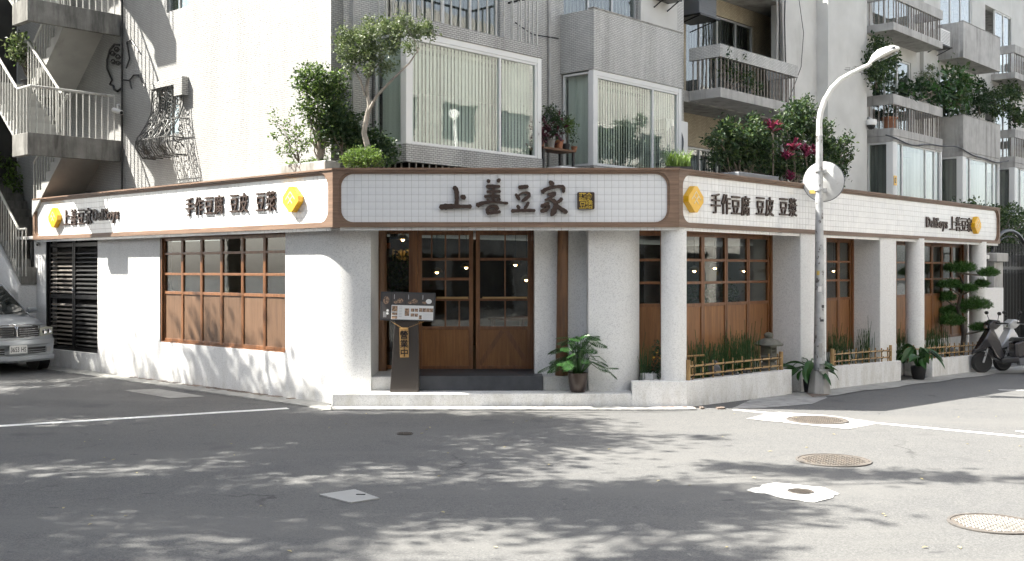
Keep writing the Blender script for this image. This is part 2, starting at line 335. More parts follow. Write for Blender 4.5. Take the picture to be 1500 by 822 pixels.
M['bamboo'] = plain('bamboo', (.42, .28, .12), .5, c2=(.3, .18, .07), scale=7, sc3=(1, 1, 1), island=.18)
M['binding'] = plain('black_twine', (.03, .022, .018), .8)
M['bark'] = plain('bark', (.2, .175, .14), .9, c2=(.1, .085, .065), scale=9, sc3=(2, 2, .5), bm=.5)
M['bark_dark'] = plain('dark_bark', (.09, .075, .06), .9, c2=(.05, .042, .035), scale=9, bm=.5)
M['bark_pale'] = plain('pale_bark', (.34, .31, .27), .9, c2=(.2, .18, .15), scale=9, sc3=(2, 2, .5), bm=.4)
M['leaf_a'] = leafmat('leaf_shrub', (.04, .075, .028), (.09, .13, .048))
M['leaf_b'] = leafmat('leaf_dark', (.014, .036, .015), (.035, .07, .024), .2)
M['leaf_c'] = leafmat('leaf_bright', (.08, .16, .03), (.18, .26, .07))
M['leaf_grey'] = leafmat('leaf_greyish', (.10, .13, .075), (.2, .235, .14), .3)
M['leaf_gloss'] = leafmat('leaf_glossy', (.02, .07, .018), (.05, .13, .03), .2, .28, .55)
M['leaf_pink'] = leafmat('leaf_magenta', (.12, .016, .05), (.26, .04, .11), .3)
M['leaf_maroon'] = leafmat('leaf_maroon', (.045, .012, .02), (.09, .02, .035), .25)
M['horsetail'] = leafmat('horsetail_stem', (.02, .06, .02), (.05, .11, .03), .1)
M['pine'] = leafmat('pine_needles', (.03, .09, .02), (.07, .16, .03), .15)
M['leaf_tree'] = leafmat('street_tree_leaf', (.04, .08, .025), (.08, .12, .04), .25)
M['bulb'] = emit('warm_bulb', (1.0, .58, .24), 22)
M['brass'] = plain('brass_bar', (.42, .27, .12), .35, .7)
M['paper'] = plain('yellow_paper', (.62, .45, .12), .7)
M['orange'] = plain('orange_print', (.75, .2, .06), .6)
M['print_dark2'] = plain('sticker_dark', (.05, .05, .055), .6)
M['louvre'] = plain('louvre_metal', (.10, .085, .07), .5)
M['print_dark'] = plain('print_dark', (.055, .05, .047), .4, c2=(.06, .05, .045), scale=18)
M['print_food'] = plain('print_food', (.42, .27, .17), .45, c2=(.1, .07, .05), scale=38, lo=.42, hi=.58)
M['print_white'] = plain('print_white', (.72, .72, .70), .45)
M['print_grey'] = plain('print_grey', (.45, .45, .45), .5)
M['red'] = plain('red_awning', (.3, .04, .03), .6)
M['bldg'] = plain('distant_wall', (.5, .48, .44), .9, c2=(.42, .4, .37), scale=1)
M['bldg2'] = plain('distant_wall_grey', (.33, .33, .32), .9, c2=(.26, .26, .25), scale=1)
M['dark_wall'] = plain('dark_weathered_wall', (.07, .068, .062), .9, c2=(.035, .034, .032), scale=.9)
M['dglass'] = plain('distant_window', (.05, .06, .065), .15)

def asphalt():
    m, n, bs, out = newmat('asphalt'); co = n.nodes.new('ShaderNodeTexCoord').outputs['Object']
    c = mixc(n, ramp(n, nz(n, co, .35, (1, 1, 1), 6, .6), .35, .65), (.116, .116, .112), (.094, .095, .096))
    c = mixc(n, ramp(n, nz(n, co, 3.2, (1, 1, 1), 6, .7), .5, .8), c, (.13, .129, .123))
    v = n.nodes.new('ShaderNodeTexVoronoi'); v.inputs['Scale'].default_value = 95; L(n, co, v.inputs[0]); g = n.nodes.new('ShaderNodeSeparateColor'); L(n, v.outputs['Color'], g.inputs[0])
    c = mixc(n, ramp(n, g.outputs[0], .0, 1), mixc(n, .45, c, (.05, .05, .05)), mixc(n, .35, c, (.22, .22, .21)))
    # a few wandering cracks and oil marks
    w_ = n.nodes.new('ShaderNodeTexVoronoi'); w_.feature = 'DISTANCE_TO_EDGE'; w_.inputs['Scale'].default_value = .16
    d = n.nodes.new('ShaderNodeVectorMath'); d.operation = 'ADD'; nn = n.nodes.new('ShaderNodeTexNoise'); nn.inputs['Scale'].default_value = 1.3; nn.inputs['Detail'].default_value = 5; L(n, co, nn.inputs[0])
    L(n, co, d.inputs[0]); L(n, nn.outputs['Color'], d.inputs[1]); L(n, d.outputs[0], w_.inputs[0])
    ck = ramp(n, w_.outputs['Distance'], .0, .0035, (1, 1, 1), (0, 0, 0)); br = ramp(n, nz(n, co, .6), .52, .6)
    k = n.nodes.new('ShaderNodeMath'); k.operation = 'MULTIPLY'; L(n, ck, k.inputs[0]); L(n, br, k.inputs[1]); c = mixc(n, k.outputs[0], c, (.05, .05, .05))
    c = mixc(n, ramp(n, nz(n, co, 1.1, (1, 1, 1), 3, .5), .64, .74), c, (.082, .082, .083))
    c = mixc(n, ramp(n, nz(n, co, .5, (.35, 1.6, 1), 5, .6), .5, .72), c, (.135, .134, .128))
    c = mixc(n, ramp(n, nz(n, co, 7, (.5, 1, 1), 3, .5), .69, .73), c, (.075, .075, .076))
    c = mixc(n, ramp(n, nz(n, co, 26, (1, 1, 1), 2, .5), .70, .74), c, (.2, .2, .19))
    L(n, c, bs.inputs['Base Color']); bs.inputs['Roughness'].default_value = .88
    bump(n, bs, nz(n, co, 110, (1, 1, 1), 2, .6), .5, .006); return m
M['asphalt'] = asphalt()

# ================================================================ GROUND
def sheet_uv(us, vs, lift=0.0):
    mb = MB(); nu = len(us)
    P = [(lambda p: (p.x, p.y, gz(p.x, p.y)+lift))(UV(u, v)) for v in vs for u in us]
    return mb.add(P, [(j*nu+i, j*nu+i+1, (j+1)*nu+i+1, (j+1)*nu+i) for j in range(len(vs)-1) for i in range(nu-1)])
us = [-200, -60, -20, -8, -2, 0, 2.8, 4, 6, 8, 10, 12, 14, 16, 18, 20, 24, 28, 32, 36, 39.8, 70, 200]
ob('road', sheet_uv(us, [-200, -80, -40, -25, -18, -14, -10, -8, -6, -4, -2, 0, 4, 8, 14, 25, 60, 200]), M['asphalt'], kind='structure')
def patch(name, pts, mat, lift=.004, th=0.0, **k):
    P = [Vector((p[0], p[1], gz(p[0], p[1])+lift)) for p in pts]; n = len(P)
    mb = MB(); mb.add(P, [tuple(range(n))])
    if th: mb.add(P+[p-Vector((0, 0, th)) for p in P], [(i, (i+1) % n, n+(i+1) % n, n+i) for i in range(n)])
    return ob(name, mb, mat, **k)
def gq(pl): return [gp(*q) for q in pl]
def line_strip(name, a, b, wd, mat, n=24, lift=.004):
    a, b = gp(*a), gp(*b); d = (b-a); d.z = 0; sd = Vector((-d.y, d.x, 0)).normalized(); mb = MB(); vs = []
    for i in range(n+1):
        p = a+(b-a)*i/n
        for s in (-1, 1):
            q = p+sd*s*(wd/2+.006*math.sin(i*7.3+s)); vs.append((q.x, q.y, gz(q.x, q.y)+lift))
    mb.add(vs, [(2*i, 2*i+2, 2*i+3, 2*i+1) for i in range(n)])
    return ob(name, mb, mat, kind='structure')
line_strip('road_marking', (-60, 628), (422, 598.5), .17, M['paint'])
line_strip('road_marking', (1075, 600.5), (1560, 646), .14, M['paint'])
line_strip('road_marking', (1492, 633), (1600, 629), .12, M['paint'], lift=.006)
line_strip('road_marking', (1463, 571.5), (1560, 573), .1, M['paint'])
# gutters and kerb pieces hugging the building
def wpoly(name, pts, mat, z0, z1, **k):
    mb = MB(); mb.prism(pts, z0, z1); return ob(name, mb, mat, **k)
pw = lambda u, v: (UV(u, v).x, UV(u, v).y)
wpoly('kerb', [(-2.55, 15.24), (2.2, 15.24), (2.62, 15.28), (2.60, 15.60), (-2.6, 15.60)], M['cement_white'], -.1, .022, kind='structure', bevel=.008)
wpoly('kerb', [pw(-1.02, 9.6), pw(-1.02, -.75), (-2.68, 15.24), (-2.56, 15.24), (-2.64, 15.70), pw(-.52, -.55), pw(-.52, 9.6)], M['cement'], -.1, .016, kind='structure', bevel=.006)
mb = MB(); rb = random.Random(3)
for i in range(60):   # broken red bricks of the old edging along the left wall
    v = .1+i*.105+rb.uniform(-.01, .01); uu = -.60-rb.random()*.05
    if rb.random() < .35 or v > 5.2: continue
    mb.box(uu-.09, uu+.06, v, v+.095, .0, .018+rb.random()*.006)
ob('brick_edging', mb, M['brick'], FB, kind='structure')
mb = MB()
for i in range(16):
    x = 2.1+i*.06; y = 15.50-rb.random()*.05
    if rb.random() < .3: continue
    mb.box(x, x+.055, y-.07, y+.06, 0, .02+rb.random()*.008)
ob('brick_edging', mb, M['brick'], kind='structure')
patch('pavement', gq([(1072, 599), (1100, 586), (1160, 575), (1200, 574), (1212, 583), (1190, 592), (1120, 598)]), M['cement_white'], .006, kind='structure')
mb = MB(); NU = 20; vs = []
for i in range(NU+1):
    u = 5.6+i*.62; a = -4.86; b = -5.42-.06*math.sin(i*1.7)-.25*(i > 14)
    for v in (a, b):
        p = UV(u, v); vs.append((p.x, p.y, gz(p.x, p.y)+.012))
mb.add(vs, [(2*i, 2*i+1, 2*i+3, 2*i+2) for i in range(NU)]); ob('pavement', mb, M['cement'], kind='structure')
patch('asphalt_patch', gq([(180, 572), (232, 570), (300, 581), (250, 584)]), M['cement'], .005, kind='structure')
patch('brick_patch', gq([(1180, 577), (1206, 575), (1216, 580), (1190, 583)]), M['brick'], .017, kind='structure')

# manhole covers
def manhole(px, py, rad, label, ring='rust', pat='grid', collar=None):
    c = gp(px, py); Mw = T3(c.x, c.y, c.z)
    if collar: patch('cement_collar', gq(collar[0]), M[collar[1]], .006, kind='structure')
    t = thing('manhole_cover', label, 'manhole cover', Mw, 'manhole covers in the road')
    mb = MB(); n = 40
    ring_pts = [(rad*1.0, .004), (rad*1.0, .012), (rad*.93, .012), (rad*.93, .004)]
    mb.lathe(ring_pts, n); ob('rim', mb, M[ring], Mw, t)
    mb = MB(); mb.lathe([(rad*.92, .0), (rad*.92, .0075), (0.0001, .0078)], n); ob('lid', mb, M['castiron'], Mw, t)
    mb = MB(); s = rad*.105
    k = int(rad/s)+1
    for i in range(-k, k+1):
        for j in range(-k, k+1):
            x, y = i*s, j*s
            if x*x+y*y > (rad*.82)**2: continue
            if (i+j) % 2: mb.box(x-s*.42, x+s*.42, y-s*.16, y+s*.16, .0079, .0125)
            else: mb.box(x-s*.16, x+s*.16, y-s*.42, y+s*.42, .0079, .0125)
    o = ob('tread_pattern', mb, M['cement' if pat == 'pale' else 'castiron'], Mw, t, kind='stuff'); return t
manhole(1197, 616, .40, 'round manhole cover set in a pale cement patch beside the white road line', collar=([(1092, 614), (1118, 608), (1141, 604), (1215, 609), (1290, 620), (1243, 629.5), (1160, 621)], 'cement_white'))
manhole(1221, 675, .385, 'rusty-rimmed round manhole cover in bare asphalt nearest the ragged white patch')
manhole(1173, 721, .115, 'small round cover in the ragged white cement patch', collar=([(1093, 719), (1102, 715.5), (1113, 714.5), (1116, 711), (1134, 708), (1158, 709), (1161, 710), (1207, 715), (1230, 724.5), (1222, 726), (1220, 730), (1193, 737), (1178, 736), (1176, 734.5), (1150, 732), (1121, 724), (1106, 723)], 'cement_bright'))
manhole(1456, 768, .315*1.0+.03, 'large pale round manhole cover nearest the camera with a fine woven tread', pat='pale')
manhole(593, 636, .10, 'tiny round valve cover in the shaded asphalt in front of the entrance')
sm = gq([(286, 573), (330, 581), (380, 588), (440, 595), (520, 600.5), (640, 603.5), (800, 604.5), (1000, 603.5)])
mb = MB(); vs = []
for i in range(57):
    k = i/56*(len(sm)-1); j = min(int(k), len(sm)-2); p = sm[j].lerp(sm[j+1], k-j)
    for s in (-1, 1): vs.append((p.x+.003*math.sin(i*3), p.y+s*(.011+.005*math.sin(i*1.9)), gz(p.x, p.y)+.0045))
mb.add(vs, [(2*i, 2*i+2, 2*i+3, 2*i+1) for i in range(56)]); ob('road_seam', mb, M['black'], kind='structure')
q = gq([(467, 726), (520, 718.5), (556, 731.5), (514, 738)]); c = sum(q, Vector())/4
t = thing('access_plate', 'square steel access plate lying in the dappled road on the left', 'access plate', T3(*c))
mb = MB(); mb.add([p+Vector((0, 0, .002)) for p in q]+[p+Vector((0, 0, .012)) for p in q], [(4, 5, 6, 7), (0, 1, 5, 4), (1, 2, 6, 5), (2, 3, 7, 6), (3, 0, 4, 7)])
ob('plate', mb, M['concrete_smooth'], I4, t)
mb = MB(); cc = c+Vector((.08, .05, .0125)); mb.box(cc.x-.04, cc.x+.04, cc.y-.01, cc.y+.01, .012, .018); ob('lifting_slot', mb, M['black'], I4, t)

# ================================================================ helpers for openings and windows
def wall_open(mb, x0, x1, y0, y1, z0, z1, ops, mi=0):
    """wall slab x0..x1, z0..z1 with rectangular openings (xa,xb,za,zb)"""
    xs = sorted({x0, x1, *[min(max(o[i], x0), x1) for o in ops for i in (0, 1)]})
    for a, b in zip(xs, xs[1:]):
        m = (a+b)/2; cuts = sorted([(max(o[2], z0), min(o[3], z1)) for o in ops if o[0] < m < o[1]]); z = z0
        for c, d in cuts:
            if c-z > 1e-4: mb.box(a, b, y0, y1, z, c, mi)
            z = d
        if z1-z > 1e-4: mb.box(a, b, y0, y1, z, z1, mi)
    return mb
def leaf_window(parent, Fm, x0, x1, y, z0, z1, rails, label=None, stile=.045, top=.06, name='window_leaf', panel='wood_panel', verts=None, glass='glass', d=.045):
    """one timber leaf: frame with panes above the lowest rail and a wood panel below; Fm facade frame"""
    mb = MB(); s = stile
    mb.box(x0, x0+s, y, y+d, z0, z1); mb.box(x1-s, x1, y, y+d, z0, z1)
    mb.box(x0+s, x1-s, y+.002, y+d-.002, z1-top, z1); mb.box(x0+s, x1-s, y+.002, y+d-.002, z0, z0+.05)
    zr = sorted(rails)
    for k, r in enumerate(zr): h = .03 if k else .038; mb.box(x0+s, x1-s, y+.003, y+d-.003, r-h, r+h*.4)
    lf = ob(name, mb, M['wood_red'], Fm, parent, bevel=.004)
    if label: lf['label'] = label
    lev = zr+[z1-top]
    for a, b in zip(lev, lev[1:]+[None]):
        if b is None: break
        a2, b2 = a+.012, b-(.03 if b != lev[-1] else 0)
        cols = [(x0+s, x1-s)]
        if verts:
            vv = [v for v in verts if v[1] <= (a+b)/2 <= v[2]]
            xs = [x0+s]+[v[0] for v in vv]+[x1-s]; cols = [(p+(.012 if i else 0), q-(.012 if i < len(xs)-2 else 0)) for i, (p, q) in enumerate(zip(xs, xs[1:]))]
            for v in vv: ob('glazing_bar', MB().box(v[0]-.012, v[0]+.012, y+.004, y+d-.004, a2, b2), M['wood_red'], Fm, lf)
        for p, q in cols:
            ob('pane', MB().box(p, q, y+d*.5, y+d*.5+.005, a2, b2), M[glass], Fm, lf)
    if zr[0]-z0 > .3:
        ob('wood_panel', MB().box(x0+s, x1-s, y+.018, y+.034, z0+.05, zr[0]-.038), M[panel], Fm, lf)
    return lf

# ================================================================ RESTAURANT (ground floor)
REST = thing('restaurant_building', 'white granite-rendered corner restaurant with wooden windows under tiled sign boards', 'restaurant', T3(-2.2, 16.4, 0))
rp = lambda name, mb, mat, Fm=I4, **k: ob(name, mb, M[mat], Fm, REST, **k)
vL = -1.088
# left wall, facade frame FL: x=-(v)
wy = .22
xd0, xd1 = fx(FL, 67, wy), fx(FL, 143, wy); xw0, xw1 = fx(FL, 234, wy), fx(FL, 418, wy)
xEnd = fx(FL, 50, wy); zd0, zd1 = .36, 2.58; zw0, zw1 = fz(FL, 237, 501, wy), 2.60
ZT = 2.64
mb = MB(); wall_open(mb, xEnd, -.15, wy, wy+.24, -.4, ZT, [(xd0, xd1, zd0, zd1), (xw0, xw1, zw0, zw1)]); rp('wall', mb, 'granite', FL)
mb = MB(); mb.box(xEnd, -.2, wy-.012, wy-.0005, -.2, .62+.0); 
# curved corner pillar
def arc(c, r, a0, a1, n=10): return [(c[0]+r*math.cos(R(a0+(a1-a0)*i/n)), c[1]+r*math.sin(R(a0+(a1-a0)*i/n))) for i in range(n+1)]
Pc = UV(-.60, -.812); YF = 15.95; rr = .8; tl = rr*math.tan(R(21.26))
ctr = (Pc.x+tl, YF+rr)
a_front = -90; a_left = -90-42.52
ar = arc(ctr, rr, a_left, a_front, 14)
back = UV(-.36, .152); wl = UV(-.60, .152)
poly = [(wl.x, wl.y)]+ar+[(-2.094, YF), (-2.094, 17.16), (-2.5, 17.3), (back.x, back.y)]
mb = MB(); mb.prism(poly, -.4, ZT, sm=True); rp('corner_pillar', mb, 'granite')
# right big rounded pillar
poly = [(1.134, YF)]+arc((1.47, YF+.47), .47, -90, 0, 12)+[(1.94, 17.0), (1.134, 17.0)]
rp('rounded_pillar', MB().prism(poly, .15, ZT, sm=True), 'granite')
# recess side wall and reveal
rp('recess_wall', MB().box(.345, 1.136, 16.40, 16.62, .40, ZT), 'granite')
rp('recess_wall', MB().box(.345, .50, 16.62, 17.3, .40, ZT), 'granite')
# platform, steps
rp('platform', MB().box(-2.62, 1.76, 15.62, 17.2, -.3, .20), 'granite', bevel=.012)
rp('granite_step', MB().box(-2.096, -1.62, 16.03, 17.3, .2, .405), 'granite_grey', bevel=.01)
rp('granite_step', MB().box(.462, 1.136, 16.03, 16.6, .2, .405), 'granite_grey', bevel=.01)
rp('tiled_step', MB().box(-1.62, .46, 15.99, 17.18, .2, .415), 'darkstep', bevel=.01)
# round columns
def column(c, r, z0, z1=ZT): return rp('round_column', MB().lathe([(r, z0), (r, z1)], 32, (c[0], c[1], 0)), 'granite')
column((2.386, 15.87), .187, .34)
p = UV(11.45, -4.66); column((p.x, p.y), .185, -.1)
p = UV(15.1, -4.66); column((p.x, p.y), .185, -.2)
# square pillars of the right side (FR frame, y inward from sign plane)
yw = .58
rp('square_pillar', MB().box(6.32, 7.28, .03, .95, -.4, ZT), 'granite', FR, bevel=.015)
rp('square_pillar', MB().box(9.53, 10.28, .03, .95, -.5, ZT), 'granite', FR, bevel=.015)
rp('window_wall', MB().box(2.7, 15.6, yw-.03, yw+.2, -.5, .44), 'granite', FR)
rp('end_wall', MB().box(15.42, 15.6, yw-.1, 7.19, -.5, ZT), 'granite', FR)
rp('back_wall', MB().box(-.3, 15.6, 7.2, 7.35, -.4, ZT), 'int_wall', FR)
# roof slab and soffit
roofp = [pw(-.5, 9.5), pw(-.5, -.93), (-2.40, 15.93), (2.26, 15.93), pw(2.7, -4.47), pw(16.1, -4.47), pw(16.1, 0.0), pw(0.02, 0.0), pw(.02, 9.5)]
rp('roof', MB().prism(roofp[::-1], 2.80, 3.36), 'concrete')
sof = [pw(-.78, 9.8), pw(-.78, -1.07), (-2.55, 15.66), (2.37, 15.66), pw(2.64, -4.74), pw(16.1, -4.74), pw(16.1, -.2), pw(.3, -.2), pw(.3, 9.8)]
rp('soffit', MB().prism(sof[::-1], ZT, 2.70), 'soffit')
rp('interior_floor', MB().prism([pw(-.25, 9), pw(-.25, -.4), (-2.0, 17.22), (.5, 17.22), (2.3, 16.95), pw(3, -4.05), pw(15.4, -4.05), pw(15.4, 2.4), pw(2.4, 2.4), pw(2.4, 9)][::-1], .3, .40), 'int_floor')
rp('interior_wall', MB().box(2.5, 2.62, 2.56, 9.3, .3, ZT), 'int_wall', FB)
# left window: six timber leaves
ww = rp('window_surround', wall_open(MB(), xw0-.0, xw1+.0, wy+.015, wy+.10, zw0, zw1, [(xw0+.05, xw1-.02, zw0+.02, zw1-.04)]), 'wood_red', FL)
nL = 6; wdt = (xw1-.02-xw0-.05)/nL; rl = [1.60, 1.93, 2.29]
for i in range(nL): leaf_window(REST, FL, xw0+.05+i*wdt+.003, xw0+.05+(i+1)*wdt-.003, wy+.05, zw0+.022, zw1-.042, rl, stile=.032, top=.05, panel='wood_panel_l')
# left louvred security gate, two leaves
for k in range(2):
    a = xd0+.02+k*(xd1-xd0-.04)/2; b = a+(xd1-xd0-.04)/2-.01; mb = MB(); y = wy+.06
    for (p_, q_) in ((a, a+.06), (b-.06, b)): mb.box(p_, q_, y, y+.05, zd0, zd1)
    for z_ in (zd0, zd0+1.05, zd1-.12): mb.box(a+.06, b-.06, y+.004, y+.046, z_, z_+.08)
    g = rp('louvred_gate', mb, 'iron', FL, bevel=.004)
    z_ = zd0+.14; n_ = 0; me = None
    while z_ < zd1-.2:
        if not (zd0+.98 < z_ < zd0+1.14):
            if me is None:
                sb = MB(); sb.hexa([(a+.06, y+.005, -.03), (b-.06, y+.005, -.03), (b-.06, y+.04, .0), (a+.06, y+.04, .0), (a+.06, y+.008, -.018), (b-.06, y+.008, -.018), (b-.06, y+.043, .012), (a+.06, y+.043, .012)]); me = sb.mesh('louvre', M['louvre'] if k == 0 else M['iron'])
            ob('louvre_slat', me, None, FL @ T3(0, 0, z_), g)
        z_ += .088
    if k: ob('handle', MB().lathe([(.025, 0), (.03, .02), (.018, .05)], 10, (a+.04, y-.03, zd0+1.22)), M['steel'], FL, g)
rp('gate_frame', wall_open(MB(), xd0, xd1, wy+.01, wy+.12, zd0, zd1+.06, [(xd0+.02, xd1-.02, zd0, zd1)]), 'iron', FL)
rp('dark_backing', MB().box(xd0-.05, xd1+.05, wy+.245, wy+.26, 0, ZT), 'dark_int', FL)  # near-black sheet added behind the gate, standing in for the dark inside
# entrance screen, plane Y=17.1
YD = 17.1
X = lambda px, Y=YD: (px-750)/F_*Y
Zy = lambda py, Y=YD: 2-(py-HOR)/F_*Y
FE = I4
zt, zb = 2.62, .42
z1_, z2_, z3_, z4_ = Zy(379), Zy(408), Zy(438), Zy(479.5)
def door_leaf(x0, x1, mid2, label, glz):
    return leaf_window(REST, FE, x0, x1, YD, zb, zt, [z4_, z3_, z1_]+([z2_] if mid2 else []), label, .065, .07, 'door', verts=glz, d=.05)
xa, xb_, xc, xd_ = X(612), X(693), X(697), X(779)
mL = (xa+xb_)/2; q1 = (xa+mL)/2; q3 = (mL+xb_)/2
dl = door_leaf(xa, xb_, True, 'left door leaf with an extra row of panes', [(mL, 0, 9), (q1, z1_, 9), (q3, z1_, 9), (q3, z4_, z3_)])
mR = (xc+xd_)/2+.02
dr = door_leaf(xc, xd_, False, 'right door leaf with diagonal braces on its lower panel', [(mR, 0, 9)])
def brace(xa_, za_, xb2, zb2, w_=.035):
    d = Vector((xb2-xa_, zb2-za_)).normalized(); nx_, nz_ = -d.y*w_, d.x*w_
    return MB().prismy([(xa_-nx_, za_-nz_), (xb2-nx_, zb2-nz_), (xb2+nx_, zb2+nz_), (xa_+nx_, za_+nz_)], YD+.008, YD+.0175)
ob('brace', brace(X(703), zb+.07, X(736), z4_-.06), M['wood_red'], FE, dr); ob('brace', brace(X(742), z4_-.06, X(773), zb+.07), M['wood_red'], FE, dr)
for par, p0, p1 in ((dl, X(640), X(686)), (dr, X(707), X(772))):
    ob('handle', MB().tube([(p0, YD-.06, z3_+.02), (p1, YD-.06, z3_+.02)], .017, 10).tube([(p0+.03, YD-.06, z3_+.02), (p0+.03, YD+.01, z3_+.02)], .012).tube([(p1-.03, YD-.06, z3_+.02), (p1-.03, YD+.01, z3_+.02)], .012), M['brass'], FE, par)
rp('door_post', MB().box(X(605), X(612)-.003, YD-.02, YD+.07, zb, zt), 'wood_red')
rp('door_post', MB().box(X(779)+.003, .345, YD-.02, YD+.07, zb, zt), 'wood_red')
rp('door_head', MB().box(-2.09, .345, YD-.03, YD+.08, zt, ZT), 'wood_red')
side = rp('sidelight', MB().box(X(562), X(605), YD+.0, YD+.06, zt-.05, zt).box(X(562), X(605), YD, YD+.06, zb, zb+.06).box(X(562), X(566), YD, YD+.06, zb+.06, zt-.05).box(X(599), X(605)-.002, YD+.002, YD+.06, zb+.06, zt-.05), 'wood_red')
ob('pane', MB().box(X(566), X(599), YD+.03, YD+.035, zb+.06, zt-.05), M['glass'], I4, side)
mb = MB(); mb.tube([(X(561)-.02, YD-.13, z) for z in (.41, 1, 1.6, 2.2, 2.62)], [.105, .1, .098, .095, .098], 14); rp('log_post', mb, 'wood_log')
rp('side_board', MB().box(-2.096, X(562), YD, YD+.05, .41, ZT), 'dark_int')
mb = MB(); mb.tube([(at(823.5, 545, 16.2).x-.01, 16.22, .40), (at(823.5, 545, 16.2).x, 16.22, 1.0), (at(824, 500, 16.2).x, 16.22, 1.7), (at(825, 400, 16.2).x, 16.22, 2.64)], [.098, .088, .086, .082], 16); rp('log_post', mb, 'wood_log')
# narrow chamfer window at Y=16.9
rlR = [1.45, 1.80, 2.16]
leaf_window(REST, I4, 1.95, 2.37, 16.88, .44, 2.60, rlR, 'narrow window leaf between the rounded pillar and the column', .04, .07)
rp('window_surround', wall_open(MB(), 1.945, 2.50, 16.86, 16.96, .42, ZT, [(1.946, 2.372, .439, 2.601)]), 'wood_red')
# right windows
def bank(x0, x1, n):
    rp('window_surround', wall_open(MB(), x0, x1, yw-.02, yw+.09, .44, ZT, [(x0+.05, x1-.05, .442, ZT-.06)]), 'wood_red', FR)
    wd_ = (x1-x0-.1)/n
    for i in range(n): leaf_window(REST, FR, x0+.05+i*wd_+.003, x0+.05+(i+1)*wd_-.003, yw+.02, .445, ZT-.062, rlR, None, .045, .06)
bank(3.40, 6.32, 4); bank(7.28, 9.53, 4); bank(10.28, 12.95, 4); bank(12.951, 15.42, 4)

# ---------------------------------------------------------------- planters along the right side
def planter(u0, u1, z0a, z1a, label):
    t = thing('planter_wall', label, 'planter', FB @ T3(u0, -4.87, 0), 'white granite planters along the right street')
    b = -.6
    def seg(mb, a, c, y0, y1, ta=0):
        za, zc = z0a+(z1a-z0a)*(a-u0)/(u1-u0)+ta, z0a+(z1a-z0a)*(c-u0)/(u1-u0)+ta
        mb.hexa([(a, y0, b), (c, y0, b), (c, y1, b), (a, y1, b), (a, y0, za), (c, y0, zc), (c, y1, zc), (a, y1, za)])
    mb = MB(); seg(mb, u0, u1, -.076, .10); seg(mb, u1-.14, u1-.001, .1005, .52)
    if u0 > 4: seg(mb, u0+.001, u0+.14, .1005, .52)
    ob('front_wall', mb, M['granite'], FR, t, bevel=.008)
    mb = MB(); seg(mb, u0+(.14 if u0 > 4 else -.0), u1-.14, .1, .549, -.06); ob('soil', mb, M['soil'], FR, t)
    mb = MB(); k = int((u1-u0)*70)
    for i in range(k):
        u = rnd.uniform(u0+.14, u1-.16); y = rnd.uniform(.11, .5) if rnd.random() < .5 else rnd.uniform(.1, .24); zz = z0a+(z1a-z0a)*(u-u0)/(u1-u0)-.055; s = rnd.uniform(.015, .032)
        mb.lathe([(.001, -s*.5), (s, -s*.1), (s*.8, s*.4), (.001, s*.6)], 6, (u, y, zz+s*.3))
    ob('pebbles', mb, M['pebble'], FR, t, kind='stuff')
    return t
PL1 = planter(2.74, fx(FR, 1160, -.076), .375, .335, 'white planter wall nearest the entrance, holding the stone lantern')
xc0 = fx(FR, 1213, -.076)
PL2 = planter(xc0, fx(FR, 1320, -.076), .285, .205, 'white planter wall behind the street lamp with tall horsetails')
PL3 = planter(fx(FR, 1366, -.076), fx(FR, 1446, -.076), .135, .06, 'white planter wall under the cloud-pruned pine')
t = thing('planter_wall', 'low white granite planter across the front, under the round column', 'planter', T3(2.1, 15.6, 0), 'white granite planters along the right street')
e1, e2 = UV(2.74, -4.87), UV(2.74, -4.70)
cx = Vector((2.535, 15.6))
ob('front_wall', MB().prism([(1.745, 15.60), (cx.x, cx.y), (e1.x, e1.y), (e2.x, e2.y), (2.5, 15.8), (1.745, 15.8)], -.4, .374), M['granite'], I4, t)
ob('soil', MB().prism([(1.745, 15.8), (2.5, 15.8), (e2.x, e2.y), (2.9, 16.7), (2.4, 16.87), (1.9, 16.87)], -.2, .33), M['soil'], I4, t)
mb = MB()
for i in range(110):
    x, y = rnd.uniform(1.95, 2.75), rnd.uniform(15.8, 16.3) if rnd.random() < .7 else rnd.uniform(16.3, 16.8); s = rnd.uniform(.018, .04)
    mb.lathe([(.001, -s*.5), (s, -s*.1), (s*.8, s*.4), (.001, s*.6)], 6, (x, y, .335+s*.3))
ob('pebbles', mb, M['pebble'], I4, t, kind='stuff')

# ---------------------------------------------------------------- interior glimpses
def pendant(p, label):
    t = thing('pendant_lamp', label, 'pendant lamp', T3(*p), 'lit pendant lamps inside the restaurant')
    ob('cord', MB().tube([(p[0], p[1], p[2]+.06), (p[0], p[1], 2.64)], .006, 5), M['black'], I4, t)
    ob('lamp_shade', MB().lathe([(.11, -.01), (.075, .05), (.02, .075), (.005, .08)], 14, p), M['brass'], I4, t)
    ob('bulb', MB().lathe([(.001, -.04), (.024, -.025), (.029, -.0), (.016, .024), (.001, .03)], 10, p), M['bulb'], I4, t)
for px, py, Y, lb in ((1017, 396, 18.4, 'glowing pendant lamp behind the leftmost leaf of the first right window'), (1047, 392, 20, 'dim pendant lamp behind the second leaf of the first right window'), (1090, 396, 19.8, 'bright pendant lamp behind the third leaf of the first right window'),
                      (1221, 396, 22.5, 'pendant lamp behind the window just right of the street lamp'), (683, 391, 18.9, 'pendant lamp seen through the left door leaf'), (755, 387, 19.0, 'small pendant lamp seen high through the right door leaf'), (771, 409, 18.4, 'low pendant lamp seen at the right edge of the right door leaf'), (590, 350, 17.75, 'warm pendant lamp lighting the yellow strips behind the sidelight'), (640, 398, 19.2, 'faint pendant lamp behind the left half of the left door leaf')):
    pendant(at(px, py, Y), lb)
